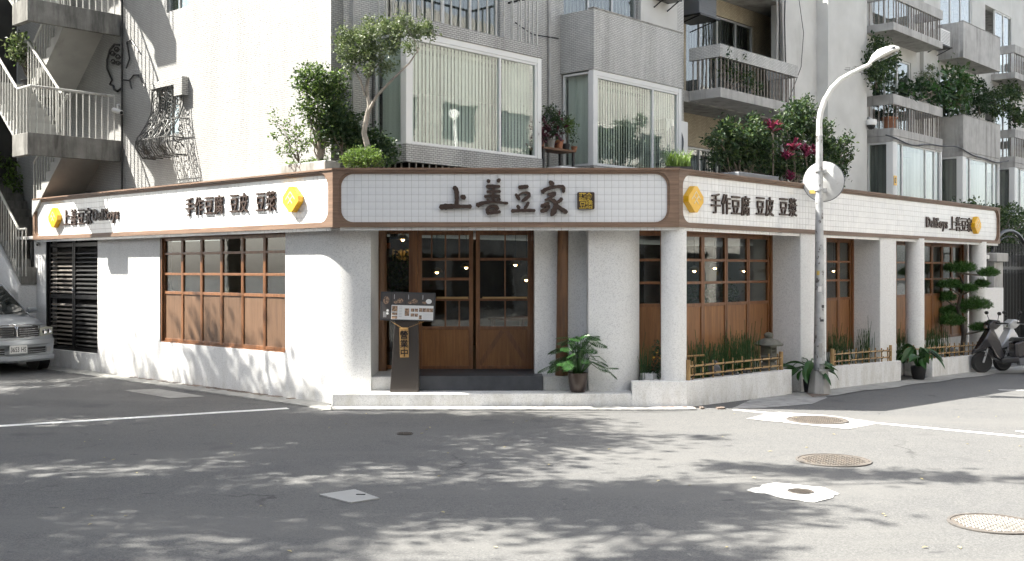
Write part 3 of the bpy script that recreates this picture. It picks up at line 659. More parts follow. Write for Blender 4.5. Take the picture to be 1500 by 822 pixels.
def board(name, px0, px1, py0, py1, Y, mat, label, cat):
    a, b = at(px0, py1, Y), at(px1, py0, Y); t = ob(name, MB().box(a.x, b.x, Y, Y+.01, a.z, b.z), M[mat]); return props(t, label, cat)
board('wall_notice', 562, 572, 356, 364, 17.6, 'orange', 'small orange notice inside the sidelight of the entrance', 'notice')
board('wall_notice', 571, 583, 333, 350, 17.5, 'panel_grey', 'grey card at the top of the entrance sidelight', 'notice')
for i in range(5):
    o = board('menu_strip', 575+i*5.2, 579+i*5.2, 366+(i % 2), 382, 17.9, 'paper', ['leftmost', 'second', 'middle', 'fourth', 'rightmost'][i]+' of the five yellow paper strips hanging inside the entrance sidelight', 'menu strip'); o['group'] = 'yellow paper menu strips'
# dining tables inside
for i, (u, v, wd_) in enumerate(((4.6, -2.9, .8), (8.6, -2.9, .8), (12.4, -2.9, .8), (3.6, -.95, .8))):
    Mw = FB @ T3(u, v, .4)
    t = thing('dining_table', ['wooden dining table behind the first right window', 'wooden dining table behind the window right of the street lamp', 'wooden dining table behind the window with the pine', 'wooden dining table in the middle of the dining room behind the doors'][i], 'table', Mw, 'dining tables')
    ob('tabletop', MB().box(-.6, .6, -.4, .4, .72, .76), M['wood_panel'], Mw, t)
    lg = MB().box(-.03, .03, -.03, .03, 0, .72).mesh('leg', M['wood_red'])
    for sx in (-.54, .54):
        for sy in (-.34, .34): ob('leg', lg, None, Mw @ T3(sx, sy, 0), t)

# ================================================================ SIGN BOARDS
SZ0, SZ1 = 2.614, 3.475
def rrect(x0, x1, z0, z1, r, n=7):
    pts = []
    for cx_, cz_, a in ((x1-r, z1-r, 0), (x0+r, z1-r, 90), (x0+r, z0+r, 180), (x1-r, z0+r, 270)):
        for i in range(n+1): t_ = R(a+90*i/n); pts.append((cx_+r*math.cos(t_), cz_+r*math.sin(t_)))
    return pts
def ring(mb, x0, x1, z0, z1, ix0, ix1, iz0, iz1, r, ya, yb, n=7):
    inn = rrect(ix0, ix1, iz0, iz1, r, n); k = n+1
    out = []
    for ci, (cx_, cz_) in enumerate(((x1, z1), (x0, z1), (x0, z0), (x1, z0))):
        for i in range(k): out.append((cx_, cz_))
    N = 4*k
    for i in range(N):
        j = (i+1) % N; a, b, c, d = inn[i], inn[j], out[j], out[i]
        if out[i] == out[j]: mb.add([(a[0], ya, a[1]), (b[0], ya, b[1]), (c[0], ya, c[1])], [(0, 1, 2)])
        else: mb.add([(a[0], ya, a[1]), (b[0], ya, b[1]), (c[0], ya, c[1]), (d[0], ya, d[1])], [(0, 1, 2, 3)])
        mb.add([(a[0], ya, a[1]), (b[0], ya, b[1]), (b[0], yb, b[1]), (a[0], yb, a[1])], [(0, 3, 2, 1)])
    return mb
def sign(Fm, x0, x1, ml, mr, label, dz=0.0, pieces=False, pitch=.104):
    a, b = SZ0+dz, SZ1-dz
    t = thing('sign_board', label, 'shop sign', Fm @ T3((x0+x1)/2, 0, a), 'tiled sign boards over the restaurant front')
    ix0, ix1, iz0, iz1 = x0+ml, x1-mr, a+.075, b-.085
    mb = MB(); ring(mb, x0, x1, a, b, ix0-.03, ix1+.03, iz0-.025, iz1+.03, .2, -.0, .022)
    ring(mb, x0, x1, a, b, ix0, ix1, iz0, iz1, .18, .022, .06)
    # body of the board: top, bottom, ends and back
    mb.box(x0, x1, .0005, .33, b-.02, b-.0005); mb.box(x0, x1, .0005, .33, a+.0005, a+.02)
    mb.box(x0+.0005, x0+.02, .001, .33, a+.02, b-.02); mb.box(x1-.02, x1-.0005, .001, .33, a+.02, b-.02); mb.box(x0+.02, x1-.02, .31, .33, a+.02, b-.02)
    mb.box(x0, x1, -.018, .0, b-.028, b-.004)
    fr = ob('frame', mb, M['wood_h'], Fm, t)
    ob('grout_bed', MB().box(ix0-.03, ix1+.03, .052, .09, iz0-.03, iz1+.03), M['grout'], Fm, t)
    tl_ = MB(); g = .0016; p = pitch/2-g; tl_.add([(-p, 0, -p), (p, 0, -p), (p, 0, p), (-p, 0, p), (-p+.002, -.0035, -p+.002), (p-.002, -.0035, -p+.002), (p-.002, -.0035, p-.002), (-p+.002, -.0035, p-.002)], [(4, 5, 6, 7), (0, 1, 5, 4), (1, 2, 6, 5), (2, 3, 7, 6), (3, 0, 4, 7)])
    me = tl_.mesh('tile', M['tile']); rs = MB(); k = 0
    nx_ = int((ix1-ix0)/pitch)+2; nz_ = int((iz1-iz0)/pitch)+2; rt = random.Random(int(x1*10))
    for i in range(nx_):
        for j in range(nz_):
            x, z = ix0-.02+pitch*(i+.5), iz1+.03-pitch*(j+.5)-.02
            if x > ix1+.03+p or z < iz0-.03-p: continue
            if pieces and k < 300 and j < 7 and 3 <= i:
                ob('tile', me, None, Fm @ T3(x, .052, z) @ Matrix.Rotation(rt.gauss(0, .004), 4, 'X') @ Matrix.Rotation(rt.gauss(0, .004), 4, 'Z'), t); k += 1
            else:
                aa, bb = rt.gauss(0, .0004), rt.gauss(0, .0004)
                rs.add([(vx+x, vy+.052+(aa if vx > 0 else -aa)+(bb if vz > 0 else -bb), vz+z) for vx, vy, vz in tl_.v], tl_.f)
    ob('tiles', rs, M['tile'], Fm, t, kind='stuff')
    return t
XL0, XR1 = fx(FL, 48, 0), fx(FR, 1465, 0)
xLc = 1.088
S1 = sign(FL, XL0, xLc+.004, .11, .14, 'long left sign board, sunlit, with small diamond and lettering at both ends', .002)
S2 = sign(FF, -2.603, 2.425, .12, .17, 'front sign board with four large brown brush characters and square seal', 0, True)
S3 = sign(FR, 2.577-.004, XR1, .13, .10, 'long right sign board in shade with yellow blocks at both ends', .002)

# ---- lettering
def glyph(ch, size, off=.012, ext=.012, sx=1.0):
    c = bpy.data.curves.new('text', 'FONT'); c.body = ch; c.size = 1; c.offset = off; c.extrude = ext/size; c.resolution_u = 2; c.align_x = 'LEFT'
    o = bpy.data.objects.new('text', c); col.objects.link(o); bpy.context.view_layer.update()
    me = bpy.data.meshes.new_from_object(o.evaluated_get(bpy.context.evaluated_depsgraph_get())); col.objects.unlink(o); bpy.data.objects.remove(o)
    xs = [v.co.x for v in me.vertices]; ys = [v.co.y for v in me.vertices]
    if not xs: return me, 0
    cx_, cy_ = (min(xs)+max(xs))/2, .36
    for v in me.vertices: x, y, z = v.co; v.co = ((x-cx_)*size*sx, -z*size, (y-cy_)*size)
    return me, (max(xs)-min(xs))*size*sx
GL = {}
def put_text(sign_, Fm, text, px0, px1, py, h, y=.03, mat='letter', off=.006, ext=.013, name='character', gap=None, slant=None):
    """characters spread evenly between image columns px0..px1 on a sign"""
    a, b = fx(Fm, px0, y), fx(Fm, px1, y); n = len(text); w_ = (b-a)/n; zc = fz(Fm, (px0+px1)/2, py, y)
    for i, ch in enumerate(text):
        key = (ch, round(h, 3), round(w_, 3))
        if key not in GL:
            me, ww_ = glyph(ch, h, off, ext); me.materials.append(M[mat]); s = min(1.0, w_*.88/max(ww_, .01))
            for v in me.vertices: v.co.x *= s
            GL[key] = me
        me = GL[key]
        ob(name, me, None, Fm @ T3(a+w_*(i+.5), y, zc), sign_)
# right board
for s_, p0, p1 in (('手作豆腐', 1041, 1099), ('豆皮', 1107, 1134), ('豆漿', 1141, 1168)):
    put_text(S3, FR, s_, p0, p1, 300+(p0-1041)*.035+.5, .335)
for s_, p0, p1 in (('手作豆腐', 271, 328), ('豆皮', 336, 364), ('豆漿', 374, 405)):
    put_text(S1, FL, s_, p0, p1, 302-(p0-271)*.062, .335)
put_text(S3, FR, '上善豆家', 1391, 1424, 329, .34); put_text(S1, FL, '上善豆家', 92, 135, 318.5, .34)
def latin(sign_, Fm, word, px0, px1, py, h, y):
    a, b = fx(Fm, px0, y), fx(Fm, px1, y); ws = []
    gl = [glyph(ch, h, .018, .013) for ch in word]; tot = sum(g_[1] for g_ in gl)+.02*(len(word)-1); s = (b-a)/tot; x = a; zc = fz(Fm, (px0+px1)/2, py, y)
    for me, w_ in gl:
        me.materials.append(M['letter'])
        for v in me.vertices: v.co.x *= s
        ob('character', me, None, Fm @ T3(x+w_*s/2, y, zc), sign_); x += (w_+.02)*s
latin(S3, FR, 'DeliSoys', 1357, 1388, 326, .30, .03); latin(S1, FL, 'DeliSoys', 136, 174, 313.5, .30, .03)
# brush characters of the front board; strokes drawn in tile-grid units (260 x 75 crop at 5.769x)
def zp(x, y): return X(630+x/5.769, 15.6), 2-(250+y/5.769-HOR)/F_*15.6
def stroke(pts, yo):
    P = [Vector(zp(p[0], p[1])) for p in pts]; W = [p[2]/5.769/F_*15.6*.62 for p in pts]
    # smooth resample
    Q, V = [], []
    for i in range(len(P)-1):
        p0, p1, p2, p3 = P[max(i-1, 0)], P[i], P[i+1], P[min(i+2, len(P)-1)]
        for k in range(4):
            t_ = k/4; Q.append(.5*((2*p1)+(p2-p0)*t_+(2*p0-5*p1+4*p2-p3)*t_*t_+(3*p1-p0-3*p2+p3)*t_**3)); V.append((W[i]*(1-t_)+W[i+1]*t_)*(1+.10*math.sin(len(Q)*2.3+yo*4000)))
    Q.append(P[-1]); V.append(W[-1]); Ls, Rs = [], []
    d0 = (Q[1]-Q[0]).normalized(); d1 = (Q[-1]-Q[-2]).normalized()
    for i, q in enumerate(Q):
        d = (Q[min(i+1, len(Q)-1)]-Q[max(i-1, 0)]).normalized(); n_ = Vector((-d.y, d.x)); Ls.append(q+n_*V[i]); Rs.append(q-n_*V[i])
    mb = MB(); ls = [Q[0]-d0*V[0]*.55]+Ls+[Q[-1]+d1*V[-1]*.55]; n = len(Ls)
    y0, y1 = -.012-yo, .035
    vs = [(p.x, y0, p.y) for p in Ls]+[(p.x, y0, p.y) for p in Rs]+[(p.x, y1, p.y) for p in Ls]+[(p.x, y1, p.y) for p in Rs]
    c0 = Q[0]-d0*V[0]*.6; c1 = Q[-1]+d1*V[-1]*.6; vs += [(c0.x, y0, c0.y), (c0.x, y1, c0.y), (c1.x, y0, c1.y), (c1.x, y1, c1.y)]; e = 4*n
    fs = []
    for i in range(n-1): fs += [(i, i+1, n+i+1, n+i), (i, 2*n+i, 2*n+i+1, i+1), (n+i+1, 3*n+i+1, 3*n+i, n+i)]
    fs += [(e, 0, n), (0, e, e+1, 2*n), (e, n, 3*n, e+1), (e+2, 2*n-1, n-1), (n-1, 3*n-1, e+3, e+2), (2*n-1, e+2, e+3, 4*n-1)]
    return vs, fs
CH = {
 '上': [[(205, 140, 30), (222, 170, 34), (226, 230, 28), (224, 290, 26)], [(262, 216, 22), (282, 226, 38), (290, 240, 18)], [(85, 310, 34), (130, 305, 40), (200, 302, 32), (280, 303, 24), (345, 303, 28)]],
 '善': [[(486, 82, 22), (500, 94, 26)], [(590, 74, 20), (572, 90, 28)], [(478, 136, 26), (530, 132, 24), (590, 134, 16)], [(482, 178, 20), (540, 176, 18), (592, 176, 22)], [(462, 218, 20), (520, 214, 16), (588, 216, 20)], [(532, 136, 16), (536, 180, 18), (530, 225, 22), (534, 262, 18)], [(484, 240, 16), (494, 258, 18)], [(586, 236, 20), (574, 256, 20)],
        [(398, 294, 34), (440, 276, 26), (520, 264, 18), (600, 270, 16), (655, 276, 18)], [(500, 306, 18), (484, 330, 26), (486, 362, 18)], [(500, 304, 16), (550, 300, 22), (572, 320, 20), (545, 336, 14), (505, 340, 12)], [(484, 362, 22), (530, 358, 18), (592, 348, 22)]],
 '豆': [[(752, 142, 26), (790, 138, 26), (826, 134, 24)], [(724, 200, 18), (742, 225, 26), (756, 246, 16)], [(742, 216, 14), (780, 188, 12), (825, 190, 22), (836, 212, 24), (800, 244, 26), (776, 258, 14)], [(738, 296, 20), (752, 318, 26)], [(832, 268, 18), (818, 294, 22), (800, 320, 20)], [(690, 342, 26), (750, 338, 20), (820, 336, 22), (884, 338, 22)]],
 '家': [[(1012, 92, 22), (1030, 112, 36), (1036, 128, 16)], [(948, 182, 32), (980, 158, 24), (1040, 140, 20), (1100, 134, 22), (1126, 142, 26), (1128, 182, 20)], [(1000, 204, 22), (1040, 192, 24), (1060, 190, 20)], [(1058, 200, 18), (1020, 228, 18), (972, 250, 16)], [(1010, 238, 14), (1052, 262, 30), (1062, 300, 34), (1040, 352, 40), (1022, 382, 14)],
        [(940, 300, 26), (975, 290, 28), (1004, 272, 16)], [(938, 344, 26), (980, 330, 30), (1006, 304, 18), (998, 292, 12)], [(1112, 236, 24), (1096, 256, 26), (1064, 272, 14)], [(1068, 288, 18), (1100, 318, 26), (1140, 345, 32), (1158, 350, 22)]]}
for ch, sts in CH.items():
    mb = MB()
    for i, s_ in enumerate(sts):
        v_, f_ = stroke(s_, i*.0011); mb.add(v_, f_)
    ob('character', mb, M['letter'], FF, S2)
# seal board with four gold characters
sx0, sz1 = zp(1244, 182); sx1, sz0 = zp(1390, 327)
seal = ob('seal', MB().prismy(rrect(sx0, sx1, sz0, sz1, .02, 3)[::-1], -.01, .05), M['seal'], FF, S2, bevel=.003)
for ch, x_, y_ in (('蔬', 1289, 224), ('食', 1343, 224), ('豆', 1289, 288), ('繕', 1343, 288)):
    me, w_ = glyph(ch, .135, .008, .004); me.materials.append(M['gold']); xx, zz = zp(x_, y_)
    for v in me.vertices: v.co.x *= .82
    ob('character', me, None, FF @ T3(xx, -.014, zz), seal)
def block(sign_, Fm, px, py, wd=.20, hh=.195, dep=.10):
    y = .05; xc_, zc = fx(Fm, px, y-dep), fz(Fm, px, py, y-dep)
    P = [(0, hh), (wd*.30, hh*.98), (wd, hh*.30), (wd, -hh*.25), (wd*.32, -hh), (-wd*.22, -hh), (-wd, -hh*.28), (-wd, hh*.26), (-wd*.28, hh*.98)]
    P = [(-wd*.17, hh), (wd*.17, hh), (wd, hh*.22), (wd, -hh*.22), (wd*.17, -hh), (-wd*.17, -hh), (-wd, -hh*.22), (-wd, hh*.22)]
    b = ob('emblem', MB().prismy(P[::-1], -dep, 0), M['yellow'], Fm @ T3(xc_, y, zc), sign_, bevel=.006)
    mk = MB(); n_ = 0
    for cx_, cz_ in ((0, hh*.52), (-.062, hh*.2), (.062, hh*.2), (0, -hh*.12)):
        for s in (-1, 1):
            yy = -dep-.003-.0004*n_; n_ += 1
            mk.prismy([(cx_, cz_), (cx_, cz_+.022), (cx_+s*.055, cz_-.03), (cx_+s*.055, cz_-.052)][::(1 if s > 0 else -1)], yy, -dep+.002)
    ob('mark', mk, M['mark'], Fm @ T3(xc_, y, zc), b)
block(S1, FL, 425, 292); block(S1, FL, 77, 319, .2, .2); block(S3, FR, 1020, 292); block(S3, FR, 1433, 330)

# ================================================================ APARTMENT BUILDING ABOVE
APT = thing('apartment_building', 'old white-tiled apartment block with projecting balconies rising above the restaurant', 'apartment building', T3(*UV(0, 0)))
ap = lambda name, mb, mat, Fm=FB, **k: ob(name, mb, M[mat], Fm, APT, **k)
FLZ = [3.03, 6.05, 9.07, 12.1]
ZTOP = 9.35; ZHI = 12.6; UEND = 44
# left wall (u = 0), openings: grilled window, small top window
lw = FBL
gx0, gx1 = fx(lw, 233, 0), fx(lw, 262, 0); gz0, gz1 = 4.52, 5.42
sx0_, sx1_ = fx(lw, 244, 0), fx(lw, 276, 0)
mb = MB(); wall_open(mb, -11.598, .0, 0, .25, 2.7, ZTOP, [(gx0, gx1, gz0, gz1), (sx0_, sx1_, 6.84, 8.0)]); ap('wall', mb, 'mosaic_white', lw)
# recessed face beyond corner: wall v=0
P1, P2 = 4.13+.42, 5.62
def wins(us_, za, zb): return [(a, b, za, zb) for a, b in us_]
ops = wins([(.95, 4.0)], 3.2, 5.75)+wins([(1.1, 3.9)], 6.15, 8.2)+wins([(5.75, 8.5)], 3.2, 5.75)+wins([(5.72, 8.2)], 6.15, 8.75)+[]
mb = MB(); wall_open(mb, .0005, 9.95, .0, .25, 2.7, ZTOP, ops); ap('wall', mb, 'mosaic_mid')
# loggia (deep bay) 9.9..14.3 with back wall
lx0, lx1 = 9.95, 15.95
yl = .95
c1, c2 = fx(FB, 1005, yl), fx(FB, 1104, yl)
mb = MB(); wall_open(mb, lx0, lx1, yl, yl+.2, 2.7, ZTOP, [(c1, c2, 6.3, 8.4), (c1, c2, 3.3, 5.0), ]); ap('loggia_wall', mb, 'mosaic_ochre')
ap('loggia_side', MB().box(lx1-.0, lx1+.2, .001, yl, 2.7, ZTOP), 'plaster'); ap('loggia_side', MB().box(lx0-.2, lx0-.0005, .251, yl, 2.7, ZTOP), 'plaster')
ap('pier_wall', MB().box(14.45, 16.45, -.02, .0, 2.7, ZTOP), 'plaster')
ap('pier_wall', MB().box(16.15, 19.2, .0005, .3, 2.7, ZHI), 'mosaic_grey')
p0 = fx(FB, 1213, -.35); p1 = fx(FB, 1270, -.35)
ap('projecting_pier', MB().box(p0, p1, -.35, .0, 2.7, ZHI), 'plaster'); ap('pier_core', MB().box(14.45, 16.15, .0005, .3, 2.7, ZTOP), 'plaster')
mb = MB(); wall_open(mb, 19.2, UEND, .0, .25, 2.7, ZHI, [q for k in range(4) for z0 in (3.2, 6.15, 9.2) for q in ((19.9+k*9.4, 22.7+k*9.4, z0, z0+2.3), (25.1+k*9.4, 28.0+k*9.4, z0, z0+2.3))]); ap('wall', mb, 'plaster')
for z in FLZ[:3]: ap('floor_slab', MB().box(.26, UEND, .26, 9, z-.24, z), 'soffit'); 
for z in FLZ[:3]: ap('loggia_floor', MB().box(lx0, lx1, -.0, yl, z-.252, z-.002), 'concrete')
ap('roof', MB().box(-.04, 16.149, -.1, 11.4, ZTOP, ZTOP+.12), 'concrete'); ap('roof', MB().box(16.15, UEND, -.1, 11.4, ZHI, ZHI+.2), 'concrete'); ap('end_wall', MB().box(16.152, 16.4, .3, 9, ZTOP, ZHI), 'plaster')
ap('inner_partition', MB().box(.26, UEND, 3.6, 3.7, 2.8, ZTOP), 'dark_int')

def frame_window(Fm, x0, x1, z0, z1, y, n=2, mat='alu', glass='glass_up', fw=.05, blinds=None, parent=None, name='window', ratios=None, d=.06, back=.0):
    mb = MB(); f = fw; mb.box(x0, x1, y, y+d, z1-f, z1); mb.box(x0, x1, y, y+d, z0, z0+f); mb.box(x0, x0+f, y, y+d, z0+f, z1-f); mb.box(x1-f, x1, y, y+d, z0+f, z1-f)
    ratios = ratios or [1/n]*n; xs = [x0+f]
    for q in ratios: xs.append(xs[-1]+q*(x1-x0-2*f))
    for x in xs[1:-1]: mb.box(x-f*.5, x+f*.5, y+.002, y+d-.002, z0+f, z1-f)
    w_ = ob(name, mb, M[mat], Fm, parent or APT, bevel=.004)
    for a, b in zip(xs, xs[1:]): ob('pane', MB().box(a+f*.3*(a > x0+f), b-f*.3*(b < x1-f-.001), y+d*.5, y+d*.5+.005, z0+f, z1-f), M[glass], Fm, w_)
    if blinds:
        mb = MB(); x = x0+f; i = 0; rb_ = random.Random(int(x0*50+z0))
        st_ = .085 if blinds == 'blind' else .12
        while x < x1-f-.02:
            a = rb_.uniform(.2, .45); dx, dy = st_*.5*math.cos(a), st_*.5*math.sin(a)
            mb.hexa([(x, y+.14-dy, z0+.04), (x+2*dx, y+.14+dy, z0+.04), (x+2*dx, y+.143+dy, z0+.04), (x, y+.143-dy, z0+.04), (x, y+.14-dy, z1-.03), (x+2*dx, y+.14+dy, z1-.03), (x+2*dx, y+.143+dy, z1-.03), (x, y+.143-dy, z1-.03)]); x += st_*.97
        ob('blinds' if blinds == 'blind' else 'curtain', mb, M[blinds], Fm, w_, kind='stuff')
    return w_
BY = -.83
def bars(Fm, axis, a, b, fixed, z0, z1, par, mat, n, r=.011, sq=True):
    me = MB().box(-r, r, -r, r, 0, z1-z0).mesh('baluster', M[mat])
    for i in range(n):
        s = a+(b-a)*(i+.5)/n; p = (s, fixed, z0) if axis == 'x' else (fixed, s, z0)
        ob('baluster', me, None, Fm @ T3(*p), par)
def balcony(u0, u1, zf, solid, mat='mosaic_mid', rail='rail', nbar=20, nside=5, slabmat=None, open_end=False, rail_top=True, w_=.0, topmat=None):
    """balcony floor slab with parapet or bars, z floor = zf"""
    slabmat = slabmat or mat
    mb = MB(); mb.box(u0, u1, BY, -.001, zf-.22, zf)
    b = ob('balcony', mb, M[slabmat], FB, APT, bevel=.006)
    if solid:
        mb = MB(); mb.box(u0, u1, BY-.002, BY+.12, zf-.222, zf+.94); mb.box(u0-.002, u0+.12, BY+.12, -.001, zf-.222, zf+.938); mb.box(u1-.12, u1, BY+.12, -.001, zf, zf+.94)
        ob('parapet', mb, M[mat], FB, b, bevel=.006); ob('coping', MB().box(u0-.01, u1+.01, BY-.012, BY+.13, zf+.941, zf+.965), M['concrete'], FB, b)
    else:
        mb = MB(); zr0, zr1 = (zf+.68, zf+.97) if rail_top else (zf+.9, zf+.94)
        dd = .1 if rail_top else .03
        mb.box(u0, u1, BY+.0, BY+dd, zr0, zr1); mb.box(u0, u0+dd, BY+dd, -.001, zr0, zr1-.001); mb.box(u1-dd, u1, BY+dd, -.001, zr0, zr1-.001)
        r_ = ob('top_rail', mb, M[topmat or (mat if rail_top else 'iron')], FB, b, bevel=.006)
        bars(FB, 'x', u0+.03, u1-.03, BY+.05 if rail_top else BY+.015, zf, zr0, b, rail, nbar); bars(FB, 'y', BY+.1, -.02, u0+.05, zf, zr0, b, rail, nside); bars(FB, 'y', BY+.1, -.02, u1-.05, zf, zr0, b, rail, nside)
    return b
# --- bay 1
U1a, U1b = .84, 4.13
b1 = balcony(U1a, U1b, FLZ[0], False, 'mosaic_grey', 'rail_dark', 22, 5)
b1b = balcony(U1a, U1b, FLZ[1]-.02, False, 'mosaic_grey', 'rail', 15, 4, rail_top=False)
def enclosed(ua, ub, ztop, ratios, side=1, blind='blind', zs=None, panels=()):
    za = (zs or FLZ[0]+.97)
    y0 = BY+.02
    for px_ in ((ua+.01, ua+.12), (ub-.12, ub-.01)):
        ap('corner_post', MB().box(px_[0], px_[1], y0-.005, y0+.115, za, ztop), 'alu_white', bevel=.006)
    frame_window(FB, ua+.121, ub-.121, za, ztop-.10, y0+.01, len(ratios), 'alu_white', blinds=blind, ratios=ratios, fw=.045)
    ap('window_head', MB().box(ua+.121, ub-.121, y0, y0+.1, ztop-.099, ztop), 'alu_white')
    Fs = frame(FB @ Vector((ua+.03, -.02, 0)), TH-math.pi/2)   # side facing the viewer: x runs towards the street
    frame_window(Fs, .02, -y0-.13, za, ztop-.02, 0, 1, 'alu_white', blinds=blind, fw=.04)
enclosed(U1a, U1b, FLZ[1]-.24, [.69, .31])
ap('wall_pipe', MB().tube([(.40, -.06, 2.9), (.40, -.06, ZTOP)], .022, 8), 'concrete_pale')
ap('wall_pipe', MB().tube([(.83, -.03, 2.9), (.83, -.03, 5.8)], .012, 6), 'iron_grey')
frame_window(FB, 1.1, 3.9, 6.15, 8.2, .05, 4, 'alu', blinds='curtain')
ap('wall_pipe', MB().tube([(5.25, -.04, 3.4), (5.25, -.04, 9.3)], .03, 8).tube([(4.4, -.02, 5.2), (4.7, -.03, 4.9), (5.2, -.06, 4.3)], .012, 5), 'concrete_pale')
ap('hanging_cable', MB().tube([(4.25, -.05, 6.6), (4.7, -.08, 6.45), (5.5, -.05, 6.5)], .012, 5), 'iron')
ap('meter_box', MB().box(.12, .32, -.1, -.001, 4.55, 4.85), 'panel_grey')
# --- bay 2
U2a, U2b = 5.62, 8.65
b2 = balcony(U2a, U2b, FLZ[0], False, 'mosaic_grey', 'rail_dark', 20, 5)
ap('balcony_curb', MB().box(U2a, U2b, BY-.004, BY+.09, FLZ[0]-.22, FLZ[0]+.94), 'mosaic_grey')
b2b = balcony(U2a, U2b, FLZ[1]+.0, True, 'mosaic_mid')
enclosed(U2a, U2b, FLZ[1]-.225, [.68, .32])
frame_window(FB, 5.72, 8.2, 6.15, 8.75, .05, 3, 'alu', blinds='curtain')
ap('wall_panel', MB().box(8.22, 9.6, -.06, -.001, FLZ[1], ZTOP), 'plaster')

# --- bay 3 (open loggia balcony)
U3a, U3b = 10.16, 13.74
b3 = balcony(U3a, U3b, FLZ[1]+.0, False, 'concrete_pale', 'rail_dark', 24, 6, topmat='mosaic_mid'); ap('balcony_slab', MB().box(U3a, U3b, BY, -.001, FLZ[2]-.22, FLZ[2]), 'concrete_pale')
ap('balcony_underside', MB().box(13.74, 14.44, BY+.1, -.001, FLZ[1]-.2, FLZ[1]-.01), 'concrete')
for z in (6.3, 3.3): frame_window(FB, c1, c2, z, {6.3: 8.4, 3.3: 5.0, 9.3: 11.0}[z], yl+.04, 4, 'alu', blinds='curtain', ratios=[.2, .26, .29, .25])
for i, (uu, rr_) in enumerate(((14.05, .03), (14.2, .022), (14.38, .028), (14.52, .018))):
    z0_, z1_2 = 2.9+.1*i, 11
    ap('drain_pipe', MB().tube([(uu+.05*math.sin(z*1.7+i), -.07, z) for z in [z0_+(z1_2-z0_)*k/9 for k in range(10)]], rr_, 6), 'iron_grey' if i % 2 else 'concrete_pale')
ap('hanging_cable', MB().tube([(14.9, -.1, 10), (15.4, -.12, 8.2), (15.3, -.1, 7.3), (14.6, -.1, 6.3)], .01, 5), 'iron_grey')
# --- bay 4, 5, 6, 7
def bay(ua, ub, solid, z, **k): return balcony(ua, ub, z, solid, 'concrete_pale', 'rail_dark', 20, 5, **k)
bays = [(19.41, 23.11, False), (24.84, 28.34, True), (29.9, 33.6, False), (35.3, 38.8, True), (40.2, 43.5, False)]
for i, (ua, ub, so) in enumerate(bays):
    for z in FLZ[1:3]: bay(ua, ub, so, z)
    ztop = FLZ[1]-.225; zs = 3.05; y0 = BY+.02
    ap('window_bay_head', MB().box(ua, ub, y0-.01, -.001, ztop-.16, ztop-.002), 'concrete_pale'); zt2 = ztop-.162
    for a, b in ((ua+.01, ua+.32), (ub-.1, ub-.01)): ap('corner_post', MB().box(a, b, y0, y0+.2, zs, zt2), 'alu_white', bevel=.01)
    W0, W1 = ua+.321, ub-.101; pa = W0+.42; pb = W1-.42
    frame_window(FB, W0, pa, zs, zt2, y0+.03, 1, 'alu_white', 'glass_up', fw=.03); ap('grey_infill', MB().box(W0+.03, pa-.03, y0+.085, y0+.1, zs, zt2), 'panel_grey')
    frame_window(FB, pa+.001, pb, zs, zt2, y0+.03, 2, 'alu_white', blinds='blind', ratios=[.72, .28], fw=.045)
    frame_window(FB, pb+.001, W1, zs, zt2, y0+.03, 1, 'alu_white', fw=.03); ap('grey_infill', MB().box(pb+.03, W1-.03, y0+.085, y0+.1, zs, zt2), 'panel_grey')
    Fs = frame(FB @ Vector((ua+.03, -.02, 0)), TH-math.pi/2)
    frame_window(Fs, .02, -y0-.02, zs, zt2, 0, 1, 'alu_white', blinds='curtain', fw=.06)
    for z in (6.15, 9.2):
        frame_window(FB, 19.9+(ua-19.41), 22.7+(ua-19.41), z, z+2.3, .03, 3, 'alu_white', blinds='curtain') if i != 1 and i != 3 else frame_window(FB, ua+.26, ua+3.16, z, z+2.3, .03, 3, 'alu_white', blinds='curtain')
for (ua, ub) in ((23.4, 24.6), (33.8, 35.0)): ap('rib_wall', MB().box(ua, ub, -.12, -.001, 2.8, ZHI), 'plaster')

# window with projecting wrought-iron grille on the left wall
ap('window_hood', MB().box(gx0-.12, gx1+.34, -.14, -.001, gz1+.0, gz1+.12).box(gx1+.06, gx1+.34, -.14, -.001, gz1-.22, gz1-.001), 'mosaic_grey', lw)
frame_window(lw, gx0, gx1, gz0, gz1, .06, 2, 'alu', fw=.03); frame_window(lw, sx0_, sx1_, 6.84, 8.0, .04, 2, 'alu', fw=.03)
GR = thing('window_grille', 'curly wrought-iron belly grille over the small window on the sunlit wall', 'window grille', lw @ T3((gx0+gx1)/2, 0, gz0-.3))
ga, gb = gx0-.1, gx1+.32
def belly(z):  # outward offset of the grille by height
    t_ = (gz1+.02-z)/(gz1+.02-(gz0-.42)); return -(.09+.04*t_+.30*max(0, min(1, (t_-.30)/.45))**1.5*(1 if t_ < .86 else 1-.5*(t_-.86)/.14))
zz_ = [gz1+.02-(gz1+.44-gz0)*k/22 for k in range(23)]
gm = lambda mb, nm='grille_bar': ob(nm, mb, M['iron_grey'], lw, GR)
for i in range(5): x = ga+(gb-ga)*i/4; gm(MB().tube([(x, belly(z), z) for z in zz_]+[(x, -.02, zz_[-1])], .012, 5))
for z in (gz1, gz0+.25, gz0-.1, gz0-.41): gm(MB().tube([(ga, -.01, z), (ga, belly(z), z), (gb, belly(z), z), (gb, -.01, z)], .009, 5))
def spiral(cx_, cz_, r, turns, side, ph=0):
    return [(cx_+side*r*(1-.8*t_)*math.cos(ph+turns*2*math.pi*t_), cz_+r*(1-.8*t_)*math.sin(ph+turns*2*math.pi*t_)) for t_ in [k/22 for k in range(23)]]
